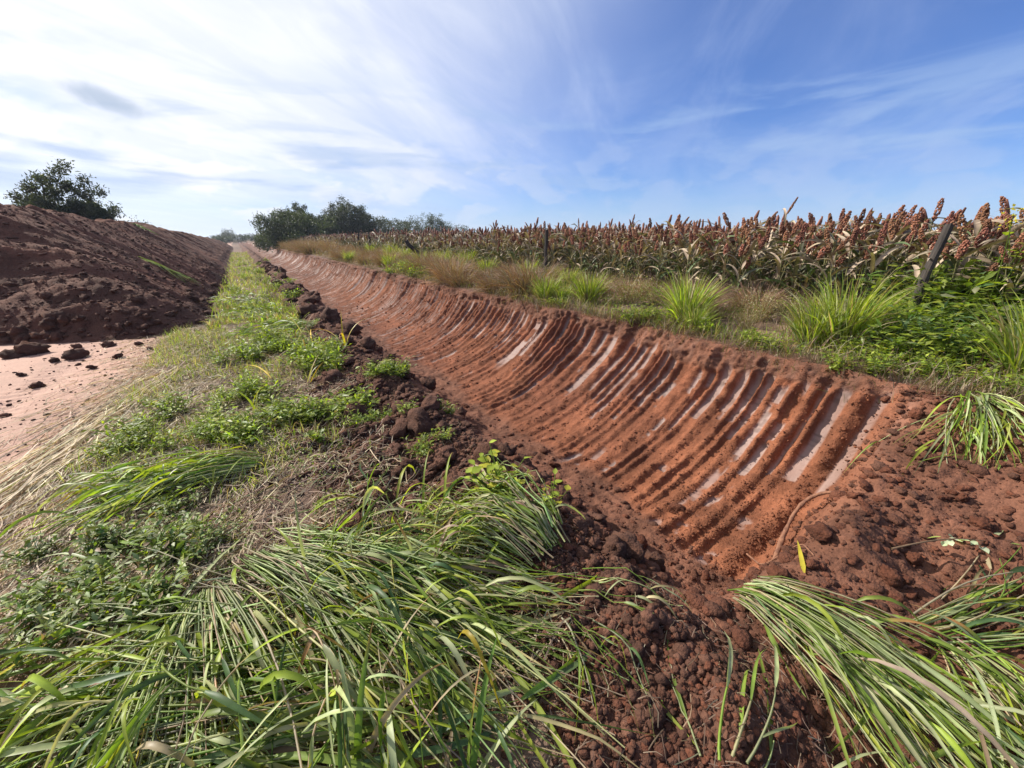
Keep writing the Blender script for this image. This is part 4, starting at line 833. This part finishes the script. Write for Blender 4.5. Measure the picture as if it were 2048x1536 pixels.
# odd tall plants sticking up out of the crop
for x, y, s, lab in [(7.1, 3.0, 1.16, 'tallest sorghum plant with pale head above the crop'), (8.6, 7.2, 1.25, 'thin lanky sorghum plant above the crop with bare top'), (8.7, 9.3, 1.2, 'lone slim sorghum stalk rising above the level crop')]:
    t = thing('sorghum_plant', (x, y, float(surf(x, y))), lab, 'sorghum', 'ripe sorghum plants'); t.scale = (s*.55, s*.55, s)
    for nme, me in SV[int(x*10) % 10]: ob(nme, me, t)

# ---- fence posts -----------------------------------------------
def post(x, y, h, r, lean, label, seed):
    rr = np.random.default_rng(seed); nn, mm_ = 10, 12; s = np.linspace(0, 1, nn); a = np.linspace(0, 2*np.pi, mm_, endpoint=False)
    bx_, by_ = np.cumsum(rr.normal(0, .012, nn)), np.cumsum(rr.normal(0, .012, nn))
    rad = r*(1.1-.25*s)[:, None]*(1+.10*np.cos(a*2+rr.uniform(0, 6))[None]+rr.normal(0, .05, (1, mm_))+rr.normal(0, .02, (nn, mm_)))
    V = np.stack([bx_[:, None]+rad*np.cos(a), by_[:, None]+rad*np.sin(a), np.broadcast_to((s*(h+.25)-.25)[:, None], (nn, mm_))], -1)
    V[-1, :, 2] += rr.normal(0, r*.35, mm_)
    i = np.arange(nn-1)[:, None]*mm_; jj = np.arange(mm_)[None]; f = np.stack([i+jj, i+(jj+1) % mm_, i+mm_+(jj+1) % mm_, i+mm_+jj], -1).reshape(-1, 4).tolist()
    me = bpy.data.meshes.new('fence_post'); me.from_pydata(V.reshape(-1, 3).tolist(), [], f+[list(range((nn-1)*mm_, nn*mm_))]); me.materials.append(M_post)
    o = ob('fence_post', me, loc=(x, y, float(surf(x, y))), rot=(lean[0], lean[1], 0)); tag(o, label, 'fence post', 'weathered fence posts')
post(5.62, 1.02, 1.05, .040, (.02, .10), 'thick weathered fence post leaning outward among the vines', 1)
post(5.75, 7.15, 1.10, .04, (.0, -.02), 'slim straight grey fence post behind the lime green tussock', 2)
post(5.85, 14.2, 1.15, .07, (-.1, -.75), 'fallen fence post lying diagonally over dry grass', 3)
for y in (22.5, 25.2, 30.5, 40, 48): post(6.0+random.gauss(0, .1), y, 1.15, .06, (random.gauss(0, .05), random.gauss(0, .07)), 'far weathered fence post standing in brown dry grass', int(y))

# ---- trees -----------------------------------------------------
def tree(name, x, y, z, H, Wd, label, seed, leafn, cols, lsize, trunk_r=.12, shape=(1, 1, .8), multi=3, crown_lo=.3, group=None, wisp=.25, skirt=False):
    r = np.random.default_rng(seed); t = thing(name, (x, y, z), label, 'tree' if 'tree' in name else 'shrub', group)
    segs = []; tips = []
    def grow(p, d, L, rad, lev):
        nn = 6; C = [p]; dd_ = d.copy()
        for _ in range(nn-1): dd_ = norm(dd_+r.normal(0, .16, 3)+np.array([0, 0, .05 if lev < 2 else -.02])); C.append(C[-1]+dd_*L/(nn-1))
        C = np.array(C); segs.append((C, np.linspace(rad, rad*.55, nn)))
        if lev >= 3: tips.extend(C[2:]); return
        if lev == 2: tips.extend(C[3:])
        for i in range(r.integers(3, 5)):
            q = C[r.integers(2, nn)]; nd_ = norm(dd_*.6+r.normal(0, .75, 3)*np.array([1, 1, .6])+np.array([0, 0, .12])); grow(q, nd_, L*r.uniform(.55, .8), rad*.5, lev+1)
    for i in range(multi):
        a = 6.28*i/multi+r.uniform(0, 1); grow(np.array([.12*math.cos(a), .12*math.sin(a), -.2]), norm(np.array([.55*math.cos(a), .55*math.sin(a), 1.])), H*.42, trunk_r, 0)
    T_ = np.array(tips); cz = T_[:, 2].max(); cw = np.percentile(np.abs(T_[:, :2]), 96)
    fs = np.array([Wd*.5*shape[0]/cw, Wd*.5*shape[1]/cw, H*.95/cz])
    V_, F_l, k_ = [], [], 0
    for C, rad in segs:
        v, f = tubes((C*fs)[None], rad[None]*(1 if rad[0] > .03 else .9), 5); V_.append(v.reshape(-1, 3)); F_l.append(f+k_); k_ += v.size//3
    mk('trunk', np.concatenate(V_), np.concatenate(F_l), M_bark, parent=t)
    T_ = T_*fs; T_ = T_[T_[:, 2] > H*crown_lo*.7]
    K = int(60+Wd*9); v = norm(r.normal(size=(K, 3))); v[:, 2] = np.abs(v[:, 2])*np.where(r.random(K) < .75, 1, -.5); rr = r.uniform(.45, 1, (K, 1))**.6*(1+.18*np.sin(3*np.arctan2(v[:, 1:2], v[:, :1])+seed))
    T_ = np.concatenate([T_[r.integers(0, len(T_), K)], v*rr*np.array([Wd*.46*shape[0], Wd*.46*shape[1], H*.50])+np.array([0, 0, H*.46])])
    if skirt:
        a = r.uniform(0, 6.28, K//2); rr = np.sqrt(r.random(K//2)); T_ = np.concatenate([T_, np.stack([Wd*.48*rr*np.cos(a), Wd*.48*rr*np.sin(a), r.uniform(.08, .5, K//2)*H], 1)])
    ci = r.integers(0, len(T_), leafn); dens = r.random(len(T_)); ci = ci[dens[ci] > wisp*.6]
    n_ = len(ci); P = T_[ci]+r.normal(0, 1, (n_, 3))*np.array([.040, .040, .032])*(Wd*.7+1.2)
    P[:, 2] = np.maximum(P[:, 2], .1)
    Dv = r.normal(size=(n_, 3)); V, F = leaves(P, Dv, r.normal(size=(n_, 3)), lsize*r.uniform(.6, 1.4, n_), lsize*r.uniform(.25, .5, n_))
    cl = np.array(cols); cc = cl[r.integers(0, len(cl), len(T_))][ci]*np.exp(r.normal(0, .18, (n_, 1)))
    o = mk('crown', V, F, M_tree, np.repeat(cc, 5, 0), parent=t, smooth=False); o['kind'] = 'stuff'; return t
OL = [np.array([.045, .060, .026]), np.array([.060, .078, .030]), np.array([.034, .046, .024]), np.array([.080, .095, .042])]
GY = [np.array([.050, .060, .040]), np.array([.062, .075, .045]), np.array([.042, .050, .036])]
tree('mesquite_tree', -6.25, 28, .3, 4.3, 3.3, 'dark wide thorn tree standing behind the spoil heap', 21, 26000, GY, .15, .17, (1, 1, 1), 3, wisp=.2)
tree('thorn_shrub', -5.7, 38, 0, 3.0, 3.6, 'sparse grey shrub behind the heap crest beside the thorn tree', 22, 3400, GY, .15, .06, multi=4, wisp=.7)
TG = 'trees at the end of the trench'
tree('thorn_shrub', 5.8, 56, .2, 4.6, 7.8, 'broad grey green thicket leaning over the far trench end', 23, 23040, OL, .25, .08, multi=5, wisp=.15, group=TG, skirt=True)
tree('thorn_shrub', 7.6, 62, .2, 5.0, 6.6, 'rounded dense thicket next to the brown dry grass band', 24, 23040, OL, .25, .08, multi=5, wisp=.1, group=TG, skirt=True)
tree('round_tree', 8.4, 70, .2, 6.2, 5.6, 'dark round crowned tree behind the thicket', 25, 16640, GY, .25, .12, group=TG, wisp=.1, skirt=True)
tree('round_tree', 14.2, 66, .2, 6.8, 7.4, 'tallest dark tree in the clump above the sorghum', 26, 28160, GY, .25, .16, group=TG, wisp=.15, skirt=True)
tree('thorn_shrub', 10.6, 64, .2, 4.6, 6, 'low green bush filling the gap before the tallest tree', 27, 17920, OL, .25, .07, multi=5, group=TG, wisp=.1, skirt=True)
tree('thorn_shrub', 4.4, 70, .1, 2.6, 4.6, 'low dark bush crowding the trench where it runs out', 33, 9000, OL, .25, .06, multi=5, group=TG, wisp=.1, skirt=True)
tree('round_tree', 21.5, 80, .2, 6.2, 8, 'small dark tree beyond the sorghum next to the tallest one', 28, 10000, GY, .36, .1, group=TG, wisp=.1, skirt=True)
tree('thorn_shrub', 29, 92, .2, 6.0, 10, 'low sparse bush on the field edge past the small dark tree', 29, 7000, OL, .36, .07, group=TG, skirt=True)
tree('round_tree', 46, 108, .2, 8.2, 11, 'domed tree standing alone at the far edge of the sorghum', 30, 9000, OL, .36, .1, group=TG, wisp=.1, skirt=True)
tree('thorn_shrub', 38, 104, .2, 6.4, 10, 'low bush beside the domed lone tree', 31, 5600, GY, .36, .07, group=TG, skirt=True)
tree('thorn_shrub', 57, 116, .2, 6.0, 12, 'last low bush trailing away along the field edge', 32, 5000, GY, .36, .07, group=TG, skirt=True)
for i, (x, y, H, W_) in enumerate([(-2.2, 225, 6, 6), (-6, 250, 3.5, 10), (1.5, 210, 3.6, 9), (8, 205, 4, 10), (-4, 190, 2.6, 7)]):
    tree('far_tree', x, y, 0, H, W_, 'tall hazy tree at the very end of the track' if i == 0 else 'hazy low tree on the horizon beyond the heap', 40+i, 1500, GY, .6, .1, group=None if i == 0 else 'hazy trees on the horizon', skirt=True)

# ---- small single things ---------------------------------------
def curve_tube(name, pts_, r0, r1, mat, label, cat, mm_=7, jit=.15):
    P = np.array(pts_, float); nn = 26; q = np.linspace(0, len(P)-1, nn); C = np.stack([smooth1(np.interp(q, np.arange(len(P)), P[:, k_]), 5) for k_ in range(3)], -1)[None]
    V, F = tubes(C, (np.linspace(r0, r1, nn)*(1+rng.normal(0, jit, nn)))[None], mm_); return tag(mk(name, V.reshape(-1, 3), F, mat), label, cat)
def tp(x, y, dz_): return (x, y, trench_z(x, y)+dz_)
curve_tube('bent_root', [(2.36, .62, -.30), (2.56, .67, -.27), (2.76, .71, -.22), (2.94, .73, -.16), (3.04, .69, -.09), (3.06, .62, -.03), (3.02, .52, .03), (2.96, .44, .03)], .016, .011, M_root, 'bent brown root arching out of the loose soil at the trench end', 'root')
curve_tube('thin_stick', [tp(2.55, .83, .06), tp(2.4, .68, .05), tp(2.25, .5, .05), tp(2.2, .42, .0)], .006, .004, M_root, 'thin dark stick lying across the last trench grooves', 'stick')
tw = thing('leafy_twig', (2.75, -.02, trench_z(2.75, -.02)), 'thin twig with pale silvery leaves on the loose brown soil', 'twig')
nn = 8; s = np.linspace(0, 1, nn); C = np.stack([-.25+.5*s, .22-.30*s, .06+.05*np.sin(3*s)], -1)[None]
V, F = tubes(C, np.linspace(.005, .002, nn)[None], 5); mk('stem', V.reshape(-1, 3), F, M_weed, np.tile(TAN*.8, (nn*5, 1)), parent=tw)
for i in range(11): p = C[0, 3+i % 5]; ob('leaf', pale_me[i % 2], tw, loc=p+rng.normal(0, .02, 3), rot=(random.uniform(-.9, .9), random.uniform(-1, .6), random.uniform(0, 6.28)), scale=random.uniform(.03, .055))
nn = 7; C = bent(np.array([[2.02, .40, trench_z(2.02, .4)+.02]]), np.array([.5]), np.array([1.5]), np.array([.1]), np.array([.24]), nn)
tag(mk('dead_leaf', ribbons(C, (.022*wprof(nn))[None], np.array([.4])).reshape(-1, 3), rib_faces(1, nn), M_grass, np.tile(YELLOW*1.1, (nn*3, 1))), 'curled yellow leaf lying at the top of the fan sheaf', 'leaf')
def heap_sheaf(x, y, L, ang, label, cols, Wd=.02, N=60):
    t = thing('grass_sheaf', (0, 0, 0), label, 'cut grass'); nn = 6; a = ang+rng.normal(0, .18, N); s = np.linspace(0, 1, nn)[None]; Ls = L*rng.uniform(.5, 1.1, N)[:, None]
    X = x+rng.normal(0, .1, N)[:, None]+np.cos(a)[:, None]*s*Ls; Y_ = y+rng.normal(0, .1, N)[:, None]+np.sin(a)[:, None]*s*Ls
    Z = np.array([[heap_z(p, q) for p, q in zip(u, v)] for u, v in zip(X, Y_)])+.04+.05*rng.random((N, 1))
    V = ribbons(np.stack([X, Y_, Z], -1), Wd*rng.uniform(.6, 1.3, N)[:, None]*wprof(nn)[None], rng.normal(0, .6, N))
    o = mk('loose_leaves', V.reshape(-1, 3), rib_faces(N, nn), M_grass, blade_col(pickcol(N, cols, [1]*len(cols)), N, nn).reshape(-1, 3), parent=t); o['kind'] = 'stuff'
heap_sheaf(-2.1, 14.6, 1.2, -.55, 'green grass sheaf half buried low on the heap face', [GREEN, LIME, PALE], .03)
heap_sheaf(-4.05, 27, 1.3, -.9, 'green grass tuft hanging over the heap crest', [LIME, GREEN], .05)
# yellow flowering weed and a bare tall weed beside the leaning post
fw = thing('flowering_weed', (6.0, .55, float(surf(6.0, .55))), 'tall weed with small yellow flowers beside the leaning post', 'weed')
for i in range(4):
    nn = 8; C = bent(np.array([[rng.normal(0, .05), rng.normal(0, .05), 0.]]), np.array([rng.uniform(0, 6.28)]), np.array([.1]), np.array([.25]), np.array([rng.uniform(1.0, 1.28)]), nn, .2)
    V, F = tubes(C, np.linspace(.007, .003, nn)[None], 5); mk('stem', V.reshape(-1, 3), F, M_weed, np.tile(GREEN*.9, (nn*5, 1)), parent=fw)
    P = C[0, -1]+rng.normal(0, .03, (14, 3)); V, F = leaves(P, rng.normal(size=(14, 3))+np.array([0, 0, .6]), rng.normal(size=(14, 3)), np.full(14, .03), np.full(14, .022)); mk('flowers', V, F, M_weed, np.tile(np.array([.6, .5, .06]), (70, 1)), parent=fw)['kind'] = 'stuff'
    for q in range(5): ob('leaf', ova_me[q % 3], fw, loc=C[0, 2+q], rot=(0, random.uniform(-.4, .3), random.uniform(0, 6.28)), scale=random.uniform(.07, .12))
curve_tube('bare_weed_stalk', [(6.3, -.02, .75), (6.32, -.03, 1.3), (6.28, 0, 1.7), (6.2, .05, 1.95), (6.22, .06, 2.02)], .006, .003, M_bark, 'bare thin dead weed stalk bending over the vines', 'weed', 5)

# ---- the air ---------------------------------------------------
hm, nt, out = newmat('haze_air')
pv = nd(nt, 'ShaderNodeVolumePrincipled', {'Color': (.80, .88, 1.0, 1), 'Density': .0004, 'Anisotropy': .2}); nt.links.new(pv.outputs[0], out.inputs['Volume'])
x0_, x1_, y0_, y1_, z0_, z1_ = -1200, 1200, -80, 1900, -2.5, 14
V = [(x, y, z) for x in (x0_, x1_) for y in (y0_, y1_) for z in (z0_, z1_)]
tag(mk('haze', V, [(0, 1, 3, 2), (4, 6, 7, 5), (0, 4, 5, 1), (2, 3, 7, 6), (0, 2, 6, 4), (1, 5, 7, 3)], hm, smooth=False), 'thin pale haze hanging over the fields', 'haze', kind='stuff')
